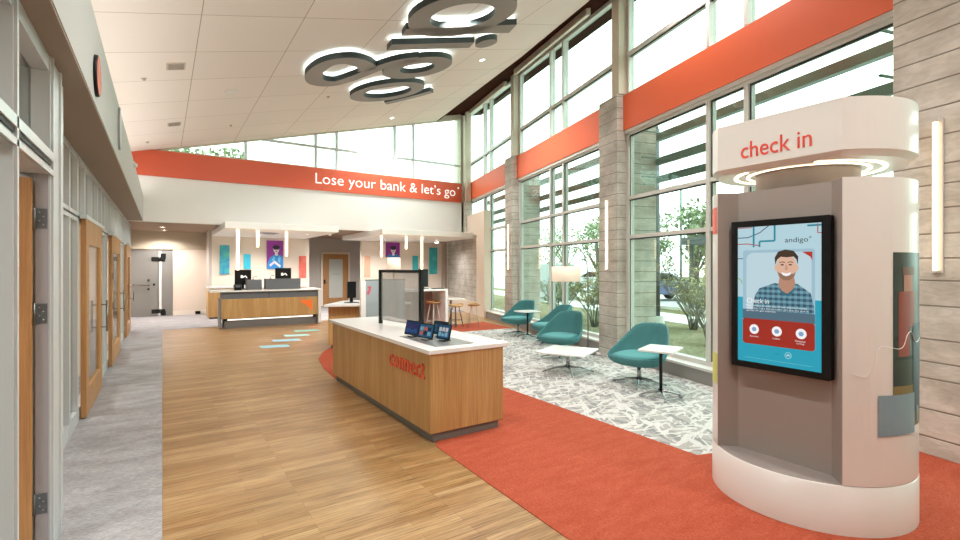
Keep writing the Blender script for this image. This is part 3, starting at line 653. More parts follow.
# far storefront at x=-.74
fw = sroot('window_11'); f = MB(); XF, XG = -.74, -.82
verts = [5.6, 6.02, 6.55, 8.4, 8.9, 9.4, 9.75, 11.85, 12.3, 12.9, 13.7, 15.5, 16.0, 16.75]
for y in verts: f.box(XG, XF, y-.035, y+.035, 0, 2.86)
for y in (5.3, 7.1, 7.75, 10.4, 11.1, 14.3, 14.9): f.box(XG, XF, y-.03, y+.03, 2.2, 2.86)
f.box(XG+.004, XF-.004, 4.2, 16.8, 2.78, 2.858); f.box(XG+.004, XF-.004, 4.2, 16.8, 2.13, 2.23); f.box(XG+.004, XF-.004, 4.2, 16.8, 0.001, .14)
f.build('window_frame', M_ALU, fw)
MB().box(XF, XF+.004, 4.2, 16.8, 2.17, 2.185).build('gasket', M_ALUD, fw)
for a, b in ((4.2, 6.55), (8.4, 9.75), (11.85, 13.7), (15.5, 16.75)): B(XG+.03, XG+.04, a, b, .14, 2.13).build('pane', GLASS_IN, fw)
B(XG+.03, XG+.04, 4.2, 16.75, 2.23, 2.78).build('pane', GLASS_IN, fw)
for k, (a, b, hy) in enumerate(((6.68, 8.33, 8.22), (9.88, 11.8, 11.69), (13.8, 15.4, 15.29))):
    d = sroot('door_%d' % (k+2), (-.735, a, 0)); L = b-a; f = MB()
    w = .24
    f.box(0, .05, 0, w, .02, 2.17); f.box(0, .05, L-w, L, .02, 2.17); f.box(0, .05, w, L-w, 1.9, 2.17); f.box(0, .05, w, L-w, .02, .3)
    f.build('leaf', M_DOORW, d, bevel=.003); B(.02, .03, w, L-w, .3, 1.9).build('pane', GLASS_IN, d)
    B(-.0, .06, -.05, L+.25, 2.17, 2.215).build('track', mat('alu_light', '#d3d6d8', .35, .3), d)
    hd = MB().tube([(.11, L-.1, .78), (.11, L-.1, 1.2)], .013, 8); hd.tube([(.04, L-.1, .84), (.11, L-.1, .84)], .009, 8); hd.tube([(.04, L-.1, 1.14), (.11, L-.1, 1.14)], .009, 8); hd.build('door_handle', M_CHROME, d)
    if k == 1:
        B(.051, .056, .06, .16, .95, 1.07).build('lock_plate', M_BLACKM, d); B(.051, .056, .06, .16, 1.45, 1.55).build('lock_plate', M_BLACKM, d)
# things on the bulkhead face
XFc = -.415
ck = thing('wall_clock', 'round clock with a coral face and dark rim on the left bulkhead', 'clock', (XFc, 4.55, 3.07)); ck.rotation_euler = (0, PI/2, 0)
MB().lathe([(0, .0), (.15, 0), (.15, .02), (.138, .024)], 32).build('rim', M_BLACKM, ck); MB().disc((0, 0), .14, .023).build('face', mat('clock_face', '#e0674e', .4), ck)
hm = MB().box(-.1, 0, -.006, .006, .024, .027); hm.box(-.005, .005, 0, .1, .024, .027); hm.build('hands', M_WHITE, ck)
t = thing('speaker_frame', 'grey oval wall speaker on the left bulkhead beyond the clock', 'speaker', (XFc, 6.8, 3.22)); t.rotation_euler = (0, PI/2, 0)
MB().prism(ell(0, 0, .24, .13, 24), 0, .02).build('frame', mat('spk', '#a5a7ab', .5), t); MB().prism(ell(0, 0, .21, .1, 24), .02, .023).build('grille', M_WHITE, t)
t = thing('security_camera', 'tiny white dome camera low on the bulkhead near the red band', 'camera', (XFc, 10.0, 3.37)); MB().ball((.03, 0, 0), .04).build('dome', M_WHITE, t); B(0, .03, -.04, .04, -.03, .06).build('mount', M_WHITE, t)
# office furniture glimpsed through the glass
def office_desk(y, label):
    t = thing('office_desk', label, 'desk', (-2.4, y, 0)); B(-.4, .4, -.8, .8, .72, .76).build('desktop', M_VEN, t)
    for sx in (-.36, .32):
        for sy in (-.74, .7): B(sx, sx+.04, sy, sy+.04, 0, .72).build('leg', M_STEEL, t)
    mo = thing('monitor', 'dark computer monitor on the '+label, 'monitor', (-2.5, y, .76)); B(-.02, .02, -.26, .26, .1, .44).build('screen', M_BLACK, mo); B(-.03, .01, -.03, .03, 0, .12).build('stand', M_BLACK, mo); B(-.1, .08, -.12, .12, 0, .012).build('base', M_BLACK, mo)
office_desk(6.6, 'wooden desk in the office behind the nearest sliding door'); office_desk(11.2, 'wooden desk in the office behind the middle sliding door')
t = thing('bookcase', 'tall wooden cabinet inside the glass fronted office beside the hinged door', 'cabinet', (-1.25, 6.1, 0)); B(-.25, .25, -.3, .3, 0, 1.9).build('body', M_DOORW, t); B(-.2, .2, -.31, -.3, .05, 1.85).build('door', M_VEN, t)

# ============================================================ CONNECT COUNTER
ct = thing('service_counter', 'long oak counter with white top and coral connect lettering', 'counter', (2.5, 5.55, 0))
x0, x1, y0, y1 = -.42, .42, -1.57, 1.5
B(x0+.04, x1-.04, y0+.03, y1-.05, 0, .09).build('toe_kick', M_KICK, ct)
B(x0, x1, y0, y1, .09, .835).build('body', M_VEN, ct, bevel=.003)
B(x0-.03, x1+.05, y0-.03, y1+.1, .837, .877).build('countertop', M_QUARTZ, ct, bevel=.004)
FC = (V3(x0, -.63, .58), V3(0, -1, 0), V3(0, 0, 1), V3(-1, 0, 0))
textmb('connect', FC, .84, M_TXTO, .15, .012, bold=0, spacing=1.05).build('lettering', None, ct)
# acrylic divider
dv = thing('divider_screen', 'clear acrylic divider in a black frame standing on the oak counter', 'divider', (2.5, 6.25, .877), math.atan2(5.27-6.25, .13))
L = math.hypot(.98, .13)
for xx, w in ((-.0, .02), (L, .026)): B(xx-w, xx+w, -.02, .02, 0, .735).build('post', M_BLACKM, dv)
B(0, L, -.015, .015, .7, .735).build('top_rail', M_BLACKM, dv); B(.02, L-.02, -.004, .004, .06, .7).build('pane', ACRYL, dv); B(.02, L-.02, -.008, .008, .055, .065).build('bottom_rail', M_CHROME, dv)
# tablets / phones on tray
ty = thing('display_tray', 'flat grey tray set in the counter under the tablets', 'tray', (2.42, 4.52, .877)); B(-.22, .22, -.42, .42, 0, .004).build('tray', mat('tray', '#8d8d8c', .4, .5), ty)
def tablet(x, y, rot, w, h, cols, label):
    t = thing('tablet', label, 'tablet', (x, y, .882), rot, 'tablets on the counter tray'); Fm = MB()
    O = V3(0, 0, .02); n = V3(0, -math.cos(.25), math.sin(.25)); v = V3(0, math.sin(.25), math.cos(.25)); u = V3(1, 0, 0); F = (O, u, v, n)
    MB().fr(F, rrect(-w/2, 0, w/2, h, .012), -.01, 0).build('case', M_BLACK, t); sc = MB().fr(F, rrect(-w/2+.012, .012, w/2-.012, h-.012, .004), 0, .002, em(cols[0], cols[0], .55))
    k = 0
    for a in range(3):
        for b in range(2):
            c = cols[1+(k % (len(cols)-1))]; k += 1
            sc.fr(F, rrect(-w/2+.025+a*(w-.05)/3, .03+b*(h-.06)/2, -w/2+.02+(a+1)*(w-.05)/3-.006, .03+(b+1)*(h-.06)/2-.008, .004), .002, .003, em(c, c, .6))
    sc.build('screen', None, t); MB().tube([(0, .005, .1), (0, .06, .0)], .008, 8).build('stand', M_BLACK, t); B(-.04, .04, -.02, .08, 0, .006).build('foot', M_BLACK, t)
R0 = math.radians(-78)
tablet(2.28, 4.82, R0, .25, .16, ('#1c3f6e', '#2b5a96', '#38306e'), 'tablet with a dark blue screen at the left of the tray')
tablet(2.3, 4.53, R0, .24, .155, ('#2f6f94', '#d46a5a', '#7fb6d2', '#20344f'), 'tablet with tiled colourful icons in the middle of the tray')
tablet(2.42, 4.36, R0, .2, .16, ('#315f86', '#8fc6e0', '#e0e0e0'), 'tablet with a pale blue screen at the right end of the tray')
tablet(2.55, 4.68, R0, .24, .15, ('#27404e', '#39677f'), 'tablet standing behind the dark blue one on the tray')

# ============================================================ TELLER COUNTER
tc = thing('teller_counter', 'long oak teller counter with grey upper band and orange emblem', 'counter', (1.3, 14.35, 0), math.radians(-.8))
B(.08, 2.46, .1, .8, 0, .2).build('plinth', M_KICK, tc); B(.12, 2.38, .11, .13, .215, .24).build('light_strip', M_STRIPLED, tc)
B(0, 2.5, .02, .85, .27, .79).build('body', M_VEN, tc); B(.03, 2.48, .05, .82, .79, .98).build('upper_band', M_DGREY, tc); B(-.02, 0, .0, .85, .0, .8).build('end_panel', M_KICK, tc)
B(1.17, 1.18, .045, .052, .79, .98).build('joint', M_BLACK, tc); B(-.27, 2.6, -.05, .9, .98, 1.02).build('countertop', M_QUARTZ, tc, bevel=.004); B(2.5, 2.58, -.02, .85, .02, .98).build('side_panel', M_WHITE, tc)
for x in (.07, 2.37): B(x, x+.08, .05, .12, .2, .27).build('bracket', M_BLACK, tc)
MB().fr((V3(2.0, .018, .37), V3(1, 0, 0), V3(0, 0, 1), V3(0, -1, 0)), [(0, .33), (.33, .33), (.33, .0), (.25, .12), (.15, .2), (.05, .25)], 0, .01, M_EMBL).build('emblem', None, tc)
cr = thing('back_cabinet', 'low oak cabinet along the teller back wall', 'cabinet', (1.2, 17.3, 0)); B(0, 3.0, 0, .7, .06, .97).build('body', M_VEN, cr); B(-.03, 3.05, -.03, .7, .97, 1.01).build('top', M_QUARTZ, cr); B(.05, 3, .05, .7, 0, .06).build('plinth', M_KICK, cr); B(.6, .61, -.004, 0, .08, .95).build('door_gap', M_KICK, cr)
def monitor(x, y, z, w, h, label, rot=0, mark=True, lift=.1):
    t = thing('monitor', label, 'monitor', (x, y, z), rot); B(-w/2, w/2, -.02, .02, lift, lift+h).build('screen', M_BLACK, t)
    B(-.03, .03, -.0, .03, 0, lift+.1).build('stand', M_BLACK, t); B(-.13, .13, -.09, .1, 0, .012).build('base', M_BLACK, t)
    if mark:
        m = MB(); F = (V3(0, -.02, lift+h*.5), V3(1, 0, 0), V3(0, 0, 1), V3(0, -1, 0)); m.fr(F, rrect(-.06, -.02, 0, .06, .01), 0, .003, M_LETW); m.fr(F, stroke([(.0, .0), (.06, .04), (.1, -.02)], .03), 0, .003, M_LETW); m.build('graphic', None, t)
    return t
monitor(1.9, 15.0, 1.02, .42, .42, 'black monitor at the left of the teller counter', 0, True, .13); monitor(2.97, 15.0, 1.02, .44, .4, 'black monitor above the wide grey privacy box', 0, True, .2)
for a, b, h, l in ((1.94, 2.32, .28, 'narrow dark grey privacy box on the teller counter'), (2.42, 3.36, .3, 'wide dark grey privacy box on the teller counter')):
    t = thing('privacy_box', l, 'privacy screen', (a, 14.55, 1.02)); B(0, b-a, 0, .03, 0, h).build('front', M_DGREY, t); B(0, .03, .03, .3, 0, h).build('side', M_DGREY, t); B(b-a-.03, b-a, .03, .3, 0, h).build('side', M_DGREY, t)
t = thing('card_terminal', 'black payment terminal at the left end of the teller counter', 'terminal', (1.7, 14.45, 1.02)); MB().prism(rrect(-.09, -.08, .09, .1, .02), 0, .16).build('body', M_BLACK, t); B(-.06, .06, -.085, -.08, .08, .14).build('display', mat('disp', '#5b6468', .3), t)
for x, l in ((2.1, 'chrome gooseneck pen holder on the narrow privacy box'), (2.55, 'chrome gooseneck pen holder on the wide privacy box')):
    t = thing('pen_holder', l, 'pen holder', (x, 14.58, 1.3 if x < 2.3 else 1.32)); MB().tube([(0, 0, 0), (0, 0, .06), (.05, 0, .1), (.1, 0, .07)], .008, 8).build('neck', M_CHROME, t); MB().lathe([(0, .01), (.03, .01), (.03, 0)], 12).build('foot', M_CHROME, t)

# ============================================================ SECOND DESK + PARTITION
sd = thing('reception_desk', 'small oak desk with white top behind the connect counter', 'desk', (0, 0, 0))
MB().prism([(2.78, 9.72), (3.3, 9.45), (4.3, 9.45), (4.3, 10.3), (3.3, 10.4)], .08, .86).build('body', M_VEN, sd); MB().prism([(2.66, 9.6), (3.28, 9.3), (4.4, 9.3), (4.4, 10.4), (3.34, 10.55)], .865, .905).build('desktop', M_QUARTZ, sd); MB().prism([(2.85, 9.75), (3.35, 9.5), (4.3, 9.5), (4.3, 10.2), (3.35, 10.3)], 0, .08).build('plinth', M_KICK, sd)
pt = thing('desk_partition', 'grey glass partition with white post and small red emblem', 'partition', (3.27, 9.2, 0)); B(0, .1, 0, .08, 0, 1.37).build('post', M_QUARTZ, pt); B(.1, .95, .02, .05, .0, 1.39).build('panel', mat('smoke_panel', '#9fa9ad', .15), pt)
B(.1, .95, .015, .055, 1.38, 1.4).build('cap', M_CHROME, pt)
MB().fr((V3(.12, .02, 1.08), V3(1, 0, 0), V3(0, 0, 1), V3(0, -1, 0)), [(0, .06), (.05, .12), (.02, .18), (.1, .19), (.09, .1), (.04, .0)], 0, .004, mat('pinkred', '#c8586a', .5)).build('emblem', None, pt)
monitor(3.3, 9.85, .905, .18, .34, 'narrow black monitor beside the white post of the grey partition', 0, False, .1)

# tall bar with stools
bt = thing('bar_counter', 'tall white waterfall bar with brown back panel', 'bar', (0, 0, 0))
B(4.7, 6.36, 11.15, 11.95, 1.02, 1.07).build('countertop', M_QUARTZ, bt, bevel=.004); B(6.28, 6.36, 11.15, 11.95, .008, 1.02).build('side_panel', M_QUARTZ, bt); B(4.78, 6.28, 11.88, 11.94, 0, 1.02).build('back_panel', mat('bar_back', '#a08a80', .6), bt); B(4.7, 4.78, 11.15, 11.95, .008, 1.02).build('side_panel', M_QUARTZ, bt)
monitor(5.8, 11.5, 1.07, .3, .47, 'dark monitor on the tall white bar', math.radians(12), False, .05)
t = thing('keyboard', 'black keyboard on the tall white bar', 'keyboard', (6.1, 11.25, 1.07)); MB().prism(rrect(-.17, -.06, .17, .06, .01), .0, .018).build('tray', M_BLACK, t); B(-.15, .15, -.045, .045, .018, .022).build('key', M_DGREY, t)
def stool(label, x, y, rz, h=.62, metal=M_CHROME, wide=1):
    t = thing('wooden_stool', label, 'stool', (x, y, 0), rz); m = MB()
    prof = []; n = 24
    for j in range(5):
        r = (.02, .1, .17, .2, .19)[j]; z = (0, .0, .012, .035, .045)[j]
        prof.append([(r*wide*math.cos(2*PI*k/n), r*.9*math.sin(2*PI*k/n), h-.02+z*(1+.5*math.cos(4*PI*k/n))) for k in range(n)])
    vs = [p for r in prof for p in r]; fs = [(j*n+k, j*n+(k+1) % n, (j+1)*n+(k+1) % n, (j+1)*n+k) for j in range(4) for k in range(n)]; fs.append(tuple(range(n)))
    m.add(vs, fs, None, True); m.build('seat', M_STOOLW, t, solid=.022)
    for a in (.8, 2.35, 3.95, 5.5): MB().tube([(.09*math.cos(a), .09*math.sin(a), h-.03), (.22*math.cos(a), .2*math.sin(a), .01)], .011, 8).build('leg', metal, t)
    rg = [(.185*math.cos(2*PI*k/16), .17*math.sin(2*PI*k/16), .2) for k in range(17)]; MB().tube(rg, .007, 6, None, False).build('foot_ring', metal, t)
    return t
WL = mat('white_leg', '#e6e2dc', .4)
stool('wooden stool with white legs tucked under the tall bar', 6.08, 11.45, .3, .7, WL)
stool('wooden stool on wire legs at the low white table, nearer the bar', 6.68, 11.3, .2, .6, mat('wire_leg', '#5a5148', .4, .5), 1.25); stool('wooden stool on wire legs at the low white table, nearer the windows', 7.2, 11.2, 1.0, .6, mat('wire_leg2', '#b9b4ad', .3, .7), 1.25)
t = thing('cafe_table', 'small white table behind the two wooden stools', 'table', (6.85, 11.85, 0)); MB().prism(rrect(-.25, -.3, .33, .3, .06), .735, .76).build('tabletop', M_QUARTZ, t); MB().tube([(0, 0, .02), (0, 0, .735)], .03).build('leg', M_CHROME, t); MB().lathe([(0, .02), (.2, .015), (.22, 0)], 24).build('base', M_CHROME, t)
t = thing('table_lamp', 'cream shaded table lamp behind the acrylic divider', 'lamp', (5.0, 11.6, 1.07)); MB().lathe([(.17, .52), (.165, .82)], 28).build('lamp_shade', M_SHADE, t, solid=.004); MB().tube([(0, 0, .02), (0, 0, .75)], .012).build('stem', M_BLACKM, t); MB().lathe([(0, .03), (.09, .03), (.1, 0)], 20).build('base', M_BLACKM, t)

# ============================================================ LOUNGE
M_TEALC = mat('teal_cushion', '#5f9ea0', .8, spec=.2)
def shell_pts(t, phi):
    fr = math.cos(phi); sd_ = math.sin(phi); back = (1-fr)/2
    rx = .43 if fr > 0 else .44; ry = .475-.28*back**1.6; p = 2.3; k = (abs(fr)**p+abs(sd_)**p)**(-1/p)
    X = rx*fr*k; Y = ry*sd_*k
    q = min(1, max(0, (-X/.44+.62)/1.25)); h = .42+.41*q**1.6
    a = math.sin(t*PI/2)
    zz = .285+(h-.285)*(t**2.5 if back < .5 else t**(2.5-1.5*(back-.5)))
    return (X*a**.75+.03*(1-t)-.07, Y*a**.75, zz)
def make_chair(label, x, y, rz):
    t = thing('lounge_chair', label, 'chair', (x, y, 0), rz, 'teal lounge chairs'); n = 32; J = 9
    m = MB(); vs = [shell_pts((j+.35)/(J-.65+.0), 2*PI*k/n) for j in range(J) for k in range(n)]
    vs = [shell_pts(min(1, (j+.5)/(J-.5)), 2*PI*k/n) for j in range(J) for k in range(n)]
    fs = [(j*n+k, j*n+(k+1) % n, (j+1)*n+(k+1) % n, (j+1)*n+k) for j in range(J-1) for k in range(n)]
    fs.append(tuple(range(n-1, -1, -1))); m.add(vs, fs, None, True)
    m.build('shell', M_TEAL, t, solid=.032, subsurf=1)
    c = MB(); rr = [(0, .43), (.12, .432), (.23, .425), (.29, .4), (.27, .36), (.0, .35)]
    vs = []; nn = 28
    for r, z in rr:
        for k in range(nn):
            a = 2*PI*k/nn; q = (abs(math.cos(a))**2.6+abs(math.sin(a))**2.6)**(-1/2.6)
            vs.append((.03+r*1.15*math.cos(a)*q, r*1.08*math.sin(a)*q, z+.02))
    c.add(vs, [(j*nn+k, (j+1)*nn+k, (j+1)*nn+(k+1) % nn, j*nn+(k+1) % nn) for j in range(len(rr)-1) for k in range(nn)], None, True)
    c.build('seat_cushion', M_TEALC, t)
    MB().tube([(0, 0, .05), (0, 0, .27)], [.03, .028], 14).build('column', M_CHROME, t)
    for a in (.45, 2.02, 3.59, 5.16):
        ca, sa = math.cos(a), math.sin(a); MB().tube([(0, 0, .085), (.15*ca, .15*sa, .07), (.36*ca, .36*sa, .02)], [.022, .018, .011], 10).build('foot', M_CHROME, t)
    return t
ch = make_chair('teal swivel lounge chair nearest the kiosk, behind the small white side table', 5.6, 4.4, math.radians(187))
dup(ch, (6.0, 6.42, 0), math.radians(196), 'teal lounge chair right behind the low square coffee table')
dup(ch, (6.95, 7.78, 0), math.radians(165), 'teal lounge chair half hidden behind the coffee table one, turned sideways')
dup(ch, (7.2, 9.2, 0), math.radians(192), 'farthest teal lounge chair, beside the far concrete column')
def side_table(label, x, y, rz, w, d, h, polem, castor=True, low=False):
    t = thing('side_table' if not low else 'coffee_table', label, 'table', (x, y, 0), rz)
    MB().prism(rrect(-w/2, -d/2, w/2, d/2, .025), h-.022, h).build('tabletop', M_QUARTZ, t, bevel=.003)
    MB().tube([(0, 0, .08), (0, 0, h-.022)], .02 if not low else .03, 14).build('pole', polem, t)
    for i in range(4):
        a = .5+i*PI/2; ca, sa = math.cos(a), math.sin(a); R = .24 if not low else .4
        f = MB().tube([(0, 0, .1), (.5*R*ca, .5*R*sa, .08), (R*ca, R*sa, .045 if castor else .015)], [.02, .015, .01], 10).build('foot', M_CHROME, t)
        if castor: MB().tube([(R*ca-.012*sa, R*sa+.012*ca, .025), (R*ca+.012*sa, R*sa-.012*ca, .025)], .024, 12).build('castor', M_CHROME, f)
    return t
side_table('small white side table on a black pole in front of the near teal chair', 5.23, 3.78, math.radians(20), .52, .42, .63, M_BLACKM)
side_table('small white side table on a black pole by the farthest teal chair', 7.02, 8.62, math.radians(-2), .5, .42, .64, M_BLACKM)
side_table('low square white coffee table on a chrome star base', 5.29, 5.5, math.radians(27), .78, .76, .35, M_CHROME, False, True)
lx, ly = wp(4.83, 4.40)
fl = thing('floor_lamp', 'arched floor lamp with a white drum shade behind the teal chairs', 'lamp', (6.72, 6.45, 0))
MB().lathe([(0, .03), (.15, .03), (.16, 0)], 28).build('base', M_STEEL, fl)
ux, uy = -.834*.9, .552*.9
arc = [(0, 0, .02), (0, 0, 1.45)]+[(ux*(-.0+.42*(1-math.cos(a))*.62), uy*(.42*(1-math.cos(a))*.62), 1.45+.58*math.sin(a)) for a in [PI*.62*k/10 for k in range(1, 11)]]
MB().tube(arc, .011, 8).build('pole', M_STEEL, fl)
ex_, ey_, ez_ = arc[-1]; MB().tube([(ex_, ey_, ez_), (ux*.46, uy*.46, 1.66)], .006, 6).build('cable', M_STEEL, fl)
MB().lathe([(.265, 1.38), (.27, 1.66)], 40, None, (ux*.46, uy*.46)).build('lamp_shade', M_SHADE, fl, solid=.004)
MB().disc((ux*.46, uy*.46), .262, 1.64).build('diffuser', M_SHADE, fl)

# ============================================================ KIOSK
KX, KY, KR = 3.94, 1.62, .615
ks = thing('check_in_kiosk', 'round white check in kiosk with a grey front recess', 'kiosk', (KX, KY, 0))
def arcp(r, a0, a1, n): return [(r*math.cos(math.radians(a0+(a1-a0)*k/n)), r*math.sin(math.radians(a0+(a1-a0)*k/n))) for k in range(n+1)]
hc = .395; ang = math.degrees(math.asin(hc/KR)); cxk = -KR*math.cos(math.radians(ang))
# base drum
b = MB().lathe([(KR+.002, .0), (KR+.002, .305), (KR-.004, .31), (0, .31)], 96); b.build('base', M_KWHITE, ks)
lg = MB().prism([(-.36, .30), (cxk+.01, hc-.004)]+[(KR*.985*math.cos(math.radians(a)), KR*.985*math.sin(math.radians(a))) for a in [180-ang+2+(2*ang-4)*k/14 for k in range(15)]]+[(cxk+.01, -hc+.004), (-.36, -.30)], .3, .314); lg.build('ledge', M_KGREY, ks)
# white shell wraps around
sh = arcp(KR, -180+ang, 180-ang, 80)+[(-.36, .30), (-.36, -.30)]
m = MB(); n = len(sh); z0, z1 = .314, 2.2
vs = [(x, y, z0) for x, y in sh]+[(x, y, z1) for x, y in sh]
for i in range(n):
    grey = i >= n-3
    m.add([vs[i], vs[(i+1) % n], vs[n+(i+1) % n], vs[n+i]], [(0, 1, 2, 3)], M_KGREY if grey else M_KWHITE, smooth=not grey)
m.add(vs[n:], [tuple(range(n))], M_KWHITE); m.add(vs[:n], [tuple(range(n-1, -1, -1))], M_KWHITE)
me = m.build('shell', None, ks)
B(-.366, -.359, -.002, .002, .33, 2.19).build('panel_joint', M_KGREY, ks) if False else None
# neck and header
MB().lathe([(.32, 2.2), (.32, 2.4)], 64).build('neck', M_KGREY, ks)
hd = [(cxk, -hc)]+arcp(KR, -180+ang, 180-ang, 80)[1:-1]+[(cxk, hc)]
m = MB(); n = len(hd); vs = [(x, y, 2.37) for x, y in hd]+[(x, y, 2.69) for x, y in hd]
for i in range(n): m.add([vs[i], vs[(i+1) % n], vs[n+(i+1) % n], vs[n+i]], [(0, 1, 2, 3)], M_KWHITE, smooth=i < n-1)
m.add(vs[n:], [tuple(range(n))], M_KWHITE)
hd2 = [(x*.93, y*.93) for x, y in hd]; vs2 = [(x, y, 2.37) for x, y in hd]+[(x, y, 2.335) for x, y in hd2]
for i in range(n): m.add([vs2[(i+1) % n], vs2[i], vs2[n+i], vs2[n+(i+1) % n]], [(0, 1, 2, 3)], M_KWHITE)
m.add(vs2[n:], [tuple(range(n-1, -1, -1))], M_KWHITE)
m.build('header', None, ks)
for r0, r1 in ((.36, .38), (.44, .465)):
    m = MB(); nn = 64
    vs = [(r*math.cos(2*PI*k/nn), r*math.sin(2*PI*k/nn), 2.331) for r in (r0, r1) for k in range(nn)]
    ok = [k for k in range(nn) if min(vs[k+nn][0], vs[(k+1) % nn+nn][0]) > cxk*.93+.02]
    m.add(vs, [(k, (k+1) % nn, nn+(k+1) % nn, nn+k) for k in ok]); m.build('ring_light', mat('ring_led', '#fff3e2', emit=2.5, ecol='#ffeacc'), ks)
FT = (V3(cxk, .22, 2.425), V3(0, -1, 0), V3(0, 0, 1), V3(-1, 0, 0))
textmb('check in', FT, .45, M_RED, .115, .004).build('lettering', None, ks)
# curved graphics
def curved(a0, a1, z0, z1, m, name, off=.002, par=ks, nn=16):
    A = [math.radians(a0+(a1-a0)*k/nn) for k in range(nn+1)]; vs = [((KR+off)*math.cos(a), (KR+off)*math.sin(a), z) for z in (z0, z1) for a in A]
    return MB().add(vs, [(k, k+1, nn+2+k, nn+1+k) for k in range(nn)], m, True)
curved(125, 139, 1.9, 2.1, mat('coral_gfx', '#e96a5c', .4), 'g').build('graphic', None, ks); curved(125, 139.5, .77, 1.0, mat('lime_gfx', '#d6dc6a', .4), 'g').build('graphic', None, ks)
m = curved(-112, -60, .66, 1.74, mat('photo_dark', '#2a2f2c', .3), 'g')
def cadd(a0, a1, z0, z1, mm, off):
    q = curved(a0, a1, z0, z1, mm, 'g', off, nn=8); m.add(q.v, q.f, mm, True)
cadd(-112, -60, .66, .92, mat('photo_ochre', '#7d6a35', .4), .003); cadd(-110, -62, 1.08, 1.1, mat('photo_black', '#0f1210', .4), .003); cadd(-110, -75, 1.2, 1.23, mat('photo_black', '#0f1210', .4), .003)
cadd(-104, -95, 1.5, 1.6, mat('photo_skin', '#a9705a', .4), .004); cadd(-106, -92, 1.28, 1.5, mat('photo_red', '#8e3a30', .4), .0035); cadd(-108, -98, 1.1, 1.5, mat('photo_red', '#8e3a30', .4), .0032); cadd(-94, -80, .75, 1.3, mat('photo_blue', '#2c3c55', .4), .004); cadd(-105, -93, 1.6, 1.65, mat('photo_hair', '#6b3a22', .4), .004)
m.build('photo_graphic', None, ks)
curved(-121.5, -92.5, .62, .87, mat('blue_gfx', '#7f9aa6', .4), 'g', .005).build('graphic', None, ks); curved(-89, -85.5, .68, .78, mat('blue_gfx', '#7f9aa6', .4), 'g', .005).build('graphic', None, ks)
wl = spline([(-135, 1.0), (-128, .98), (-124, 1.05), (-121, 1.16), (-114, 1.16), (-108, 1.15), (-104, 1.17), (-101, 1.23), (-97, 1.25), (-93, 1.2), (-89, 1.18), (-80, 1.2)], 6)
pp = [((KR+.005)*math.cos(math.radians(a)), (KR+.005)*math.sin(math.radians(a)), z) for a, z in wl]
MB().tube(pp, .002, 6).build('line_graphic', mat('gfx_white', '#f7f5f2', .4), ks)
# screen
TY0, TY1, TZ0, TZ1 = 1.93-KY, 1.30-KY, .93, 1.98
tv = thing('kiosk_display', 'tall black framed touch screen in the kiosk showing a smiling person in plaid', 'screen', (KX-.425, KY, 0))
tvb = MB(); w0 = .05
F = (V3(0, TY0, TZ0), V3(0, -1, 0), V3(0, 0, 1), V3(-1, 0, 0)); TW = .63; TH = 1.05
MB().fr(F, rrect(0, 0, TW, TH, .006), -.06, .012).build('frame', M_BLACK, tv)
IX0, IX1, IZ0, IZ1 = .048, TW-.05, .045, TH-.045
s = MB(); E_ = em
s.fr(F, [(IX0, IZ0), (IX1, IZ0), (IX1, IZ0+.46), (IX0, IZ0+.46)], .012, .0125, em('aqua', '#2fb4cf', .75)); s.fr(F, [(IX0, IZ0+.46), (IX1, IZ0+.46), (IX1, IZ1), (IX0, IZ1)], .012, .0125, em('sky', '#bfe0ea', .85))
TL = em('tealline', '#2a9db4', .7); RL = em('redline', '#c8665f', .7); DL_ = em('navyline', '#4a5578', .7)
for p, mm, w in (([(.048, 1.0-.0), (.15, 1.0)], RL, .006), ([(.16, 1.005), (.16, .86)], TL, .012), ([(.3, 1.005), (.3, .9), (.2, .9), (.2, .86)], TL, .012), ([(.048, .885), (.12, .885), (.2, .87)], RL, .007), ([(.048, .93), (.12, .93), (.2, .96), (.26, 1.005)], DL_, .006), ([(.048, .78), (.09, .78)], DL_, .006), ([(.048, .64), (.075, .62), (.075, .6)], em('lime', '#a8c85a', .7), .006), ([(.5, .99), (.58, .99)], TL, .012), ([(.56, 1.0), (.56, .94), (.58, .94)], RL, .006)):
    for a, b_ in zip(p[:-1], p[1:]): s.fr(F, stroke([a, b_], w), .0125, .013, mm)
# card
s.fr(F, rrect(.085, .175, .545, .84, .02), .013, .0138, em('card', '#a9cbdc', .85))
s.fr(F, rrect(.11, .4, .525, .82, .05), .0138, .0141, em('card_glow', '#c9e2ec', .85))
# man: shirt, neck, face, hair
sh_ = [(.15, .4), (.17, .52), (.2, .57), (.3, .61), (.36, .6), (.44, .61), (.52, .55), (.54, .46), (.54, .34), (.13, .34)]
s.fr(F, sh_, .0141, .0148, mat('plaid', rough=.5, fn=f_plaid))
SKN = em('skin', '#e0b49c', .95); HR = em('hair', '#4a382c', .8); WT = em('white', '#ffffff', .9)
s.fr(F, [(.325, .6), (.345, .56), (.38, .54), (.415, .57), (.43, .61), (.42, .67), (.335, .67)], .0148, .0154, em('neck', '#c49279', .85))
s.fr(F, ell(.375, .72, .063, .085, 28), .0154, .016, SKN); s.fr(F, ell(.313, .715, .012, .022, 12), .0154, .0158, SKN); s.fr(F, ell(.438, .715, .012, .022, 12), .0154, .0158, SKN)
s.fr(F, [(.318, .69), (.33, .655), (.355, .633), (.375, .63), (.4, .633), (.425, .66), (.434, .69), (.42, .675), (.4, .672), (.375, .674), (.35, .672), (.33, .68)], .016, .0163, em('beard', '#a07a62', .8))
s.fr(F, [(.305, .735), (.302, .785), (.325, .825), (.37, .838), (.42, .828), (.448, .79), (.446, .735), (.437, .77), (.42, .79), (.38, .785), (.34, .79), (.318, .77)], .016, .0166, HR)
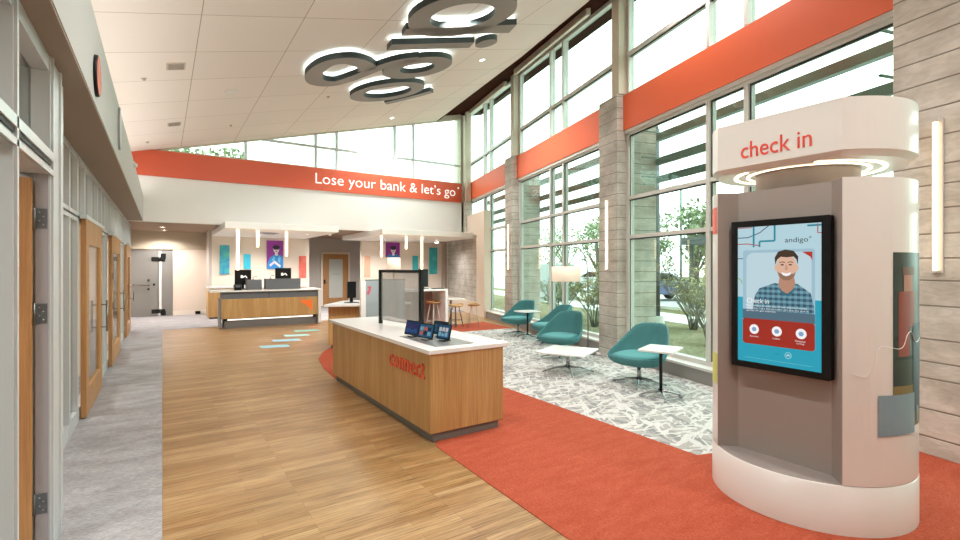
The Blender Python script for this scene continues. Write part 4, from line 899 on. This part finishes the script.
s.fr(F, [(.345, .685), (.375, .676), (.405, .685), (.398, .666), (.375, .658), (.352, .666)], .0163, .0167, WT)
for ex in (.35, .4): s.fr(F, ell(ex, .735, .011, .005, 10), .016, .0164, HR); s.fr(F, stroke([(ex-.017, .75), (ex, .755), (ex+.017, .75)], .005), .016, .0164, HR)
s.fr(F, [(.371, .735), (.379, .735), (.386, .7), (.366, .7)], .016, .0163, em('nose', '#cf9d86', .9))
s.fr(F, [(.345, .58), (.375, .545), (.36, .52), (.33, .565)], .0148, .0153, em('collar', '#3f7f96', .7)); s.fr(F, [(.405, .58), (.378, .545), (.392, .52), (.425, .57)], .0148, .0153, em('collar', '#3f7f96', .7))
s.fr(F, [(.47, .82), (.53, .82), (.53, .76), (.52, .785), (.5, .8)], .0142, .015, em('cornerred', '#c83a2c', .8))
s.fr(F, [(.085, .35), (.545, .35), (.545, .415), (.085, .42)], .0149, .0151, em('slate', '#5f7f92', .7))
s.fr(F, rrect(.085, .175, .545, .355, .02), .0151, .0156, em('panelred', '#b53527', .75))
for cx in (.165, .315, .465): s.fr(F, ell(cx, .28, .032, .034, 24), .0156, .0162, WT); s.fr(F, ell(cx, .28, .017, .017, 6), .0162, .0165, em('iconblue', '#8fb0d8', .8))
s.fr(F, ell(.385, .125, .022, .023, 20), .013, .0135, em('aqua2', '#8fdce8', .8)); s.fr(F, ell(.385, .125, .016, .017, 20), .0135, .0138, em('aqua', '#2fb4cf', .75)); s.fr(F, stroke([(.375, .12), (.385, .132), (.395, .122)], .005), .0138, .0141, WT)
for cx in (.31, .325): s.fr(F, stroke([(cx, .118), (cx, .132)], .006), .013, .0134, em('aqua3', '#2a9fb8', .7))
s.fr(F, stroke([(.1, .075), (.53, .075)], .002), .013, .0134, em('aqua2', '#8fdce8', .8))
s.build('screen', None, tv)
def stx(t, a, b, w, h, c, d=.0005, base=.0165, bold=0):
    O = F[0]+F[1]*a+F[2]*b+F[3]*base; return textmb(t, (O, F[1], F[2], F[3]), w, c, h, d, bold)
DKT = em('darktext', '#3a4450', .3)
stx('andigo\u00b0', .365, .875, .16, .045, DKT, base=.013).build('logo', None, tv)
stx('Check in', .115, .465, .15, .034, WT).build('caption', None, tv)
q = stx('Please check in with one of our expert friendly', .11, .44, .39, .013, WT); q2 = stx('associates. Tap a button below and skip the wait in', .11, .423, .4, .012, WT); q3 = stx('queue to get started.', .11, .405, .2, .012, WT)
for a in (q2, q3): q.add(a.v, a.f, WT)
q.build('caption', None, tv)
q = stx('Accounts', .135, .225, .06, .011, WT); 
for tx, a, w in (('Loans', .29, .045), ('Personal', .43, .06)): r = stx(tx, a, .225, w, .011, WT); q.add(r.v, r.f, WT)
r = stx('lending', .438, .208, .045, .011, WT); q.add(r.v, r.f, WT); q.build('caption', None, tv)

# ============================================================ EXTERIOR
struct(MB().box(5.9, 60, -40, 75, -.3, -.06).build('ground', M_GRASS, None, rotz=WA)); struct(MB().box(-60, 5.9, 22, 75, -.3, -.1).build('ground_rear', M_GRASS, None, rotz=WA))
struct(MB().box(10.2, 12.0, -40, 75, -.1, -.03).build('ground_path', M_PATH, None, rotz=WA)); struct(MB().box(13.5, 30, -40, 75, -.1, -.04).build('ground_parking', M_ASPH, None, rotz=WA))
kb = MB().box(13.3, 13.5, -40, 75, -.1, .06).build('kerb', M_PATH, None, rotz=WA); tag(kb, 'pale concrete kerb along the parking area outside', 'kerb')
# sun louvres outside the lower windows
LBL = {1: 'near bay', 2: 'middle bay', 3: 'far bay', 4: 'bay nearest the entrance'}
for idx, s0, s1 in bays:
    for z, nm in ((4.06, 'topmost'), (3.6, 'middle'), (3.26, 'lowest')):
        t = thing('sun_louvre', '%s grey-green sun louvre outside the %s window' % (nm, LBL[idx]), 'louvre', (0, 0, 0), WA, 'sun louvres')
        MB().prism([(5.94, s0-(.28 if idx != 4 else -.4)), (6.24, s0-(.28 if idx != 4 else -.4)), (6.24, s1+.28), (5.94, s1+.28)], lambda x, y: z-.05+(x-5.94)*.25, lambda x, y: z+.085+(x-5.94)*.25).build('blade', M_LOUV, t)
        for s in (s0+.3, s1-.3): MB().box(5.36, 5.94, s-.015, s+.015, z-.02, z+.0).build('bracket', M_LOUV, t)
def lamp_post(o, s, h, label):
    x, y = wp(o, s); t = thing('street_lamp', label, 'street lamp', (x, y, -.06), WA)
    MB().tube([(0, 0, 0), (0, 0, h-.3)], [.1, .07], 12).build('pole', M_PAVG, t); MB().lathe([(0, .3), (.2, .3), (.22, 0)], 20).build('base', M_PATH, t)
    MB().tube([(0, 0, h-.3), (0, .1, h-.05), (0, .5, h), (0, 1.1, h-.02)], .06, 8).build('arm', M_PAVG, t); MB().ball((0, 1.3, h-.04), (.16, .4, .08)).build('lamp_head', M_PAVG, t)
lamp_post(9.2, 11.6, 6.0, 'tall grey curved street lamp outside the near window bay'); lamp_post(24, 33, 8, 'distant grey street lamp seen through the middle window bay'); lamp_post(26, 30, 8, 'second distant street lamp seen through the middle window bay')
# vegetation
def quadleaf(mb, p, sz, rnd):
    a = Vector((rnd.uniform(-1, 1), rnd.uniform(-1, 1), rnd.uniform(-1, 1))).normalized(); b = a.orthogonal().normalized(); c = a.cross(b)
    th = rnd.uniform(0, 6.28); u = (b*math.cos(th)+c*math.sin(th))*sz; v = (c*math.cos(th)-b*math.sin(th))*sz*.55
    mb.add([p-u, p+v, p+u, p-v], [(0, 1, 2, 3)])
def tree(x, y, h, cr, label, seed, leaf=M_LEAF, nleaf=1500, ls=.12, zb=.35):
    r = random.Random(seed); t = thing('tree', label, 'tree', (x, y, -.08), 0, 'trees outside')
    tr = MB(); tr.tube([(0, 0, 0), (.05, .03, h*.3), (0, .08, h*.7)], [.16, .12, .05], 8)
    blobs = []
    for k in range(11):
        a = r.uniform(0, 6.28); q = r.uniform(.2, .75)*cr; z = h*(zb+(1-zb)*r.uniform(.1, .9)); rr = cr*r.uniform(.3, .5); blobs.append((Vector((q*math.cos(a), q*math.sin(a), z)), rr))
        tr.tube([(0, .03, h*.3*r.uniform(.8, 1.2)), (q*.5*math.cos(a), q*.5*math.sin(a), (z+h*.3)/2), tuple(blobs[-1][0])], [.06, .04, .015], 6)
    tr.build('trunk', M_BARK, t); cw = MB()
    for k in range(nleaf):
        c, rr = blobs[k % len(blobs)]; d = Vector((r.gauss(0, 1), r.gauss(0, 1), r.gauss(0, .8))).normalized()*rr*(r.random()**.4); quadleaf(cw, c+d, ls*r.uniform(.6, 1.2), r)
    cw.build('crown', leaf, t)
def wtree(o, s, *a, **k): x, y = wp(o, s); tree(x, y, *a, **k)
wtree(15, 24, 4.6, 2.2, 'leafy green tree beyond the middle window bay', 3); wtree(20, 37, 5.5, 2.8, 'broad green tree far beyond the middle window bay', 4); wtree(16, 17.5, 4.6, 1.9, 'light green tree seen behind the arched lamp', 5)
wtree(12.7, 17.0, 4.0, 1.4, 'small green tree outside the near window bay', 6, ls=.08); wtree(27, 26, 5, 3, 'distant green tree behind the parking area', 7); wtree(30, 45, 6, 3.5, 'most distant tree beyond the parking area', 8); wtree(27, 17, 4.5, 2.5, 'distant tree behind the pavilion', 9)
tree(1.2, 23.5, 6.9, 1.8, 'green tree above the left end of the red band, outside', 11, ls=.16); tree(4.6, 27, 6.6, 1.3, 'lighter green tree top outside the back clerestory', 12, ls=.14); tree(-2.6, 26, 7.2, 1.8, 'green tree outside at the corner of the back clerestory', 13, ls=.16)
def shrub(o, s, h, label, seed, leafy=700, m=M_LEAF2):
    r = random.Random(seed); x, y = wp(o, s); t = thing('shrub', label, 'shrub', (x, y, -.08), 0, 'shrubs by the windows'); st = MB(); lf = MB()
    for k in range(26):
        a = r.uniform(0, 6.28); L = h*r.uniform(.7, 1.1); sp = r.uniform(.3, .8)*h; p = Vector((.08*math.cos(a), .08*math.sin(a), 0)); path = [tuple(p)]
        for j in range(1, 6):
            f_ = j/5; q = Vector((sp*f_**1.3*math.cos(a+.3*math.sin(j+k)), sp*f_**1.3*math.sin(a+.3*math.sin(j+k)), L*f_*(1-.15*f_))); path.append(tuple(q))
        st.tube(path, [.011, .01, .008, .006, .005, .003], 5)
        for _ in range(3):
            j = r.randint(2, 4); q = Vector(path[j]); d = Vector((r.uniform(-.4, .4), r.uniform(-.4, .4), r.uniform(.15, .5)))*h*.45; st.tube([tuple(q), tuple(q+d*.6+Vector((0, 0, .03))), tuple(q+d)], [.007, .005, .002], 4)
            for i in range(leafy//78): quadleaf(lf, q+d*r.uniform(.5, 1.15)+Vector((r.gauss(0, .05), r.gauss(0, .05), r.gauss(0, .05))), .03*r.uniform(.7, 1.4), r)
    st.build('stem', M_BARK2, t); lf.build('leaf', m, t)
shrub(8.0, 8.3, 2.1, 'bare branched shrub outside the near window bay, behind the near teal chair', 21, 620); shrub(7.2, 6.3, 1.5, 'twiggy low shrub outside the near bay, close to the kiosk', 22, 400)
shrub(7.4, 12.0, 1.9, 'olive leafed shrub outside the middle bay, right of the arched lamp', 23, 3200); shrub(7.6, 14.4, 1.6, 'small leafy shrub outside the middle bay, behind the lamp shade', 24, 2400, M_LEAF); shrub(9.6, 10.6, 2.0, 'yellow green shrub a little away from the near window bay', 25, 2600)
# cars, pavilion, far building
def car(o, s, rz, m, label):
    x, y = wp(o, s); t = thing('parked_car', label, 'car', (x, y, -.04), WA+rz)
    prof = [(-2.1, .35), (-2.15, .75), (-1.9, .9), (-1.2, .98), (-.6, 1.4), (.7, 1.42), (1.5, 1.0), (2.1, .92), (2.2, .5), (2.1, .3)]
    def ext(P, w0, w1): 
        mb = MB(); n = len(P); vs = [(w0, a, b) for a, b in P]+[(w1, a, b) for a, b in P]; return mb.add(vs, [tuple(range(n)), tuple(range(2*n-1, n-1, -1))]+[(i, n+i, n+(i+1) % n, (i+1) % n) for i in range(n)])
    ext(prof, -.82, .82).build('body', m, t, bevel=.06); ext([(-1.05, 1.0), (-.55, 1.34), (.65, 1.36), (1.25, 1.02)], -.83, .83).build('side_window', M_BLACK, t)
    for yy in (-1.35, 1.35):
        for xx in (-.85, .7): MB().tube([(xx, yy, .32), (xx+.15, yy, .32)], .32, 20).build('wheel', M_BLACK, t)
car(16, 20.5, 1.4, M_CARPB, 'blue parked car outside the near window bay'); car(20, 36, 1.3, M_CARW, 'silver parked car far outside the middle bay'); car(18, 29.5, 1.45, M_CARW, 'silver parked car outside the middle bay, nearer of two')
px, py = wp(17, 13.6); t = thing('pavilion', 'dark grey flat roofed shelter outside beside the kiosk', 'shelter', (px, py, -.05), WA); B(-3, 3, -2.5, 2.5, 2.6, 2.9).build('roof', M_PAVG, t)
for sx in (-2.8, 2.7):
    for sy in (-2.3, 2.2): B(sx, sx+.12, sy, sy+.12, 0, 2.6).build('post', M_PAVG, t)
B(-2.6, 2.6, -2.2, 2.2, 0, .9).build('low_wall', mat('lowwall', '#8d8b83', .9), t)
px, py = wp(36, 22); t = thing('far_building', 'tan low building in the distance beyond the parking area', 'building', (px, py, -.1), WA); B(-4, 4, -14, 12, 0, 4.2).build('wall', M_BEMBL, t); B(-4.2, 4.2, -14.2, 12.2, 4.2, 4.6).build('roof', M_PAVG, t)
for k in range(6): B(-4.05, -4, -12+k*4, -10.2+k*4, 1.2, 2.8).build('window', M_PAVG, t)
px, py = wp(9.0, 21.5); t = thing('outside_wall', 'pale outside wall with a teal panel beyond the far window bay', 'wall', (px, py, -.1), WA); B(-.6, 3, -.15, .15, 0, 1.9).build('wall', mat('owall', '#b9bfc0', .8), t); B(.0, .7, -.2, -.15, 1.1, 2.3).build('panel', mat('tealp', '#37b0b0', .5), t)

# ============================================================ LIGHT
def spot(x, y, z, e, size=2.3, col=(1, .98, .965), r=.06, blend=.6):
    l = bpy.data.lights.new('lamp', 'SPOT'); l.energy = e; l.spot_size = size; l.spot_blend = blend; l.shadow_soft_size = r; l.color = col
    o = bpy.data.objects.new('lamp_light', l); COL.objects.link(o); o.location = (x, y, z); return o
def area(x, y, z, e, sx, sy, col=(1, .98, .95), rot=(0, 0, 0)):  # unseen rectangular lamps added as fill, no fixture modelled
    l = bpy.data.lights.new('panel', 'AREA'); l.shape = 'RECTANGLE'; l.size = sx; l.size_y = sy; l.energy = e; l.color = col
    o = bpy.data.objects.new('fill_light', l); COL.objects.link(o); o.location = (x, y, z); o.rotation_euler = rot; return o
for x, y, e in ((6.01, 8.99, 420), (5.99, 14.04, 420), (6.0, 4.0, 200), (1.5, 3.5, 260), (3.6, 4.2, 260), (1.5, -.5, 260), (4.0, -.8, 260)):  # first two light the modelled downlights, the rest are added unseen lamps
    spot(x, y, roof(x)-.03, e)
for x, y in ((2.6, 16.8), (3.8, 15.6), (6.9, 16.8), (8.6, 16.0)): spot(x, y, 2.64, 110, 2.6)
for x, y in ((0, 17.3), (.05, 18.6), (5.2, 18.0)): spot(x, y, 2.82, 170, 2.6)
for y in (1.5, 6.6, 11.2, 15): area(-2.4, y, 2.84, 75, .6, 1.2)  # unseen lamps added to brighten the offices
area(-.56, 6.2, 3.56, 55, .08, 17.5, (1, .98, .95), (PI, math.radians(0), 0))  # uplight added along the bulkhead to brighten the ceiling
for x, y, e in ((2.2, 6.0, 700), (4.2, 6.2, 700)):  # added unseen spots, tilted to brighten the rear canopy fronts
    o = spot(x, y, roof(x)-.03, e, 1.15); o.rotation_euler.x = math.radians(60)
spot(5.2, 16.3, 2.82, 170, 2.6); spot(9.9, 16.4, 2.82, 120, 2.6)  # extra spots without fixtures, added to brighten the dim rear zone
# daylight
w = bpy.data.worlds.new('w'); SC.world = w; w.use_nodes = True; nt = w.node_tree; bg = nt.nodes['Background']
tc = N(nt, 'ShaderNodeTexCoord'); sp_ = N(nt, 'ShaderNodeSeparateXYZ'); nt.links.new(tc.outputs['Generated'], sp_.inputs[0])
nt.links.new(ramp(nt, sp_.outputs['Z'], [(0, '#f2f4f2'), (.5, '#f4f7fa')]), bg.inputs[0]); bg.inputs[1].default_value = 5.0

# ============================================================ CAMERA
cam = bpy.data.cameras.new('camera'); co = bpy.data.objects.new('camera', cam); COL.objects.link(co)
cam.sensor_width = 36; cam.lens = 18; cam.shift_y = -3/960; cam.clip_start = .05; cam.clip_end = 300
co.location = (0, 0, 1.65); co.rotation_euler = (PI/2, 0, -math.radians(33.5)); SC.camera = co
SC.view_settings.view_transform = 'Standard'; SC.view_settings.look = 'None'; SC.view_settings.gamma = 1; SC.view_settings.exposure = .28
SC.cycles.use_denoising = True
SC.cycles.max_bounces = 10; SC.cycles.transparent_max_bounces = 12; SC.cycles.sample_clamp_indirect = 6
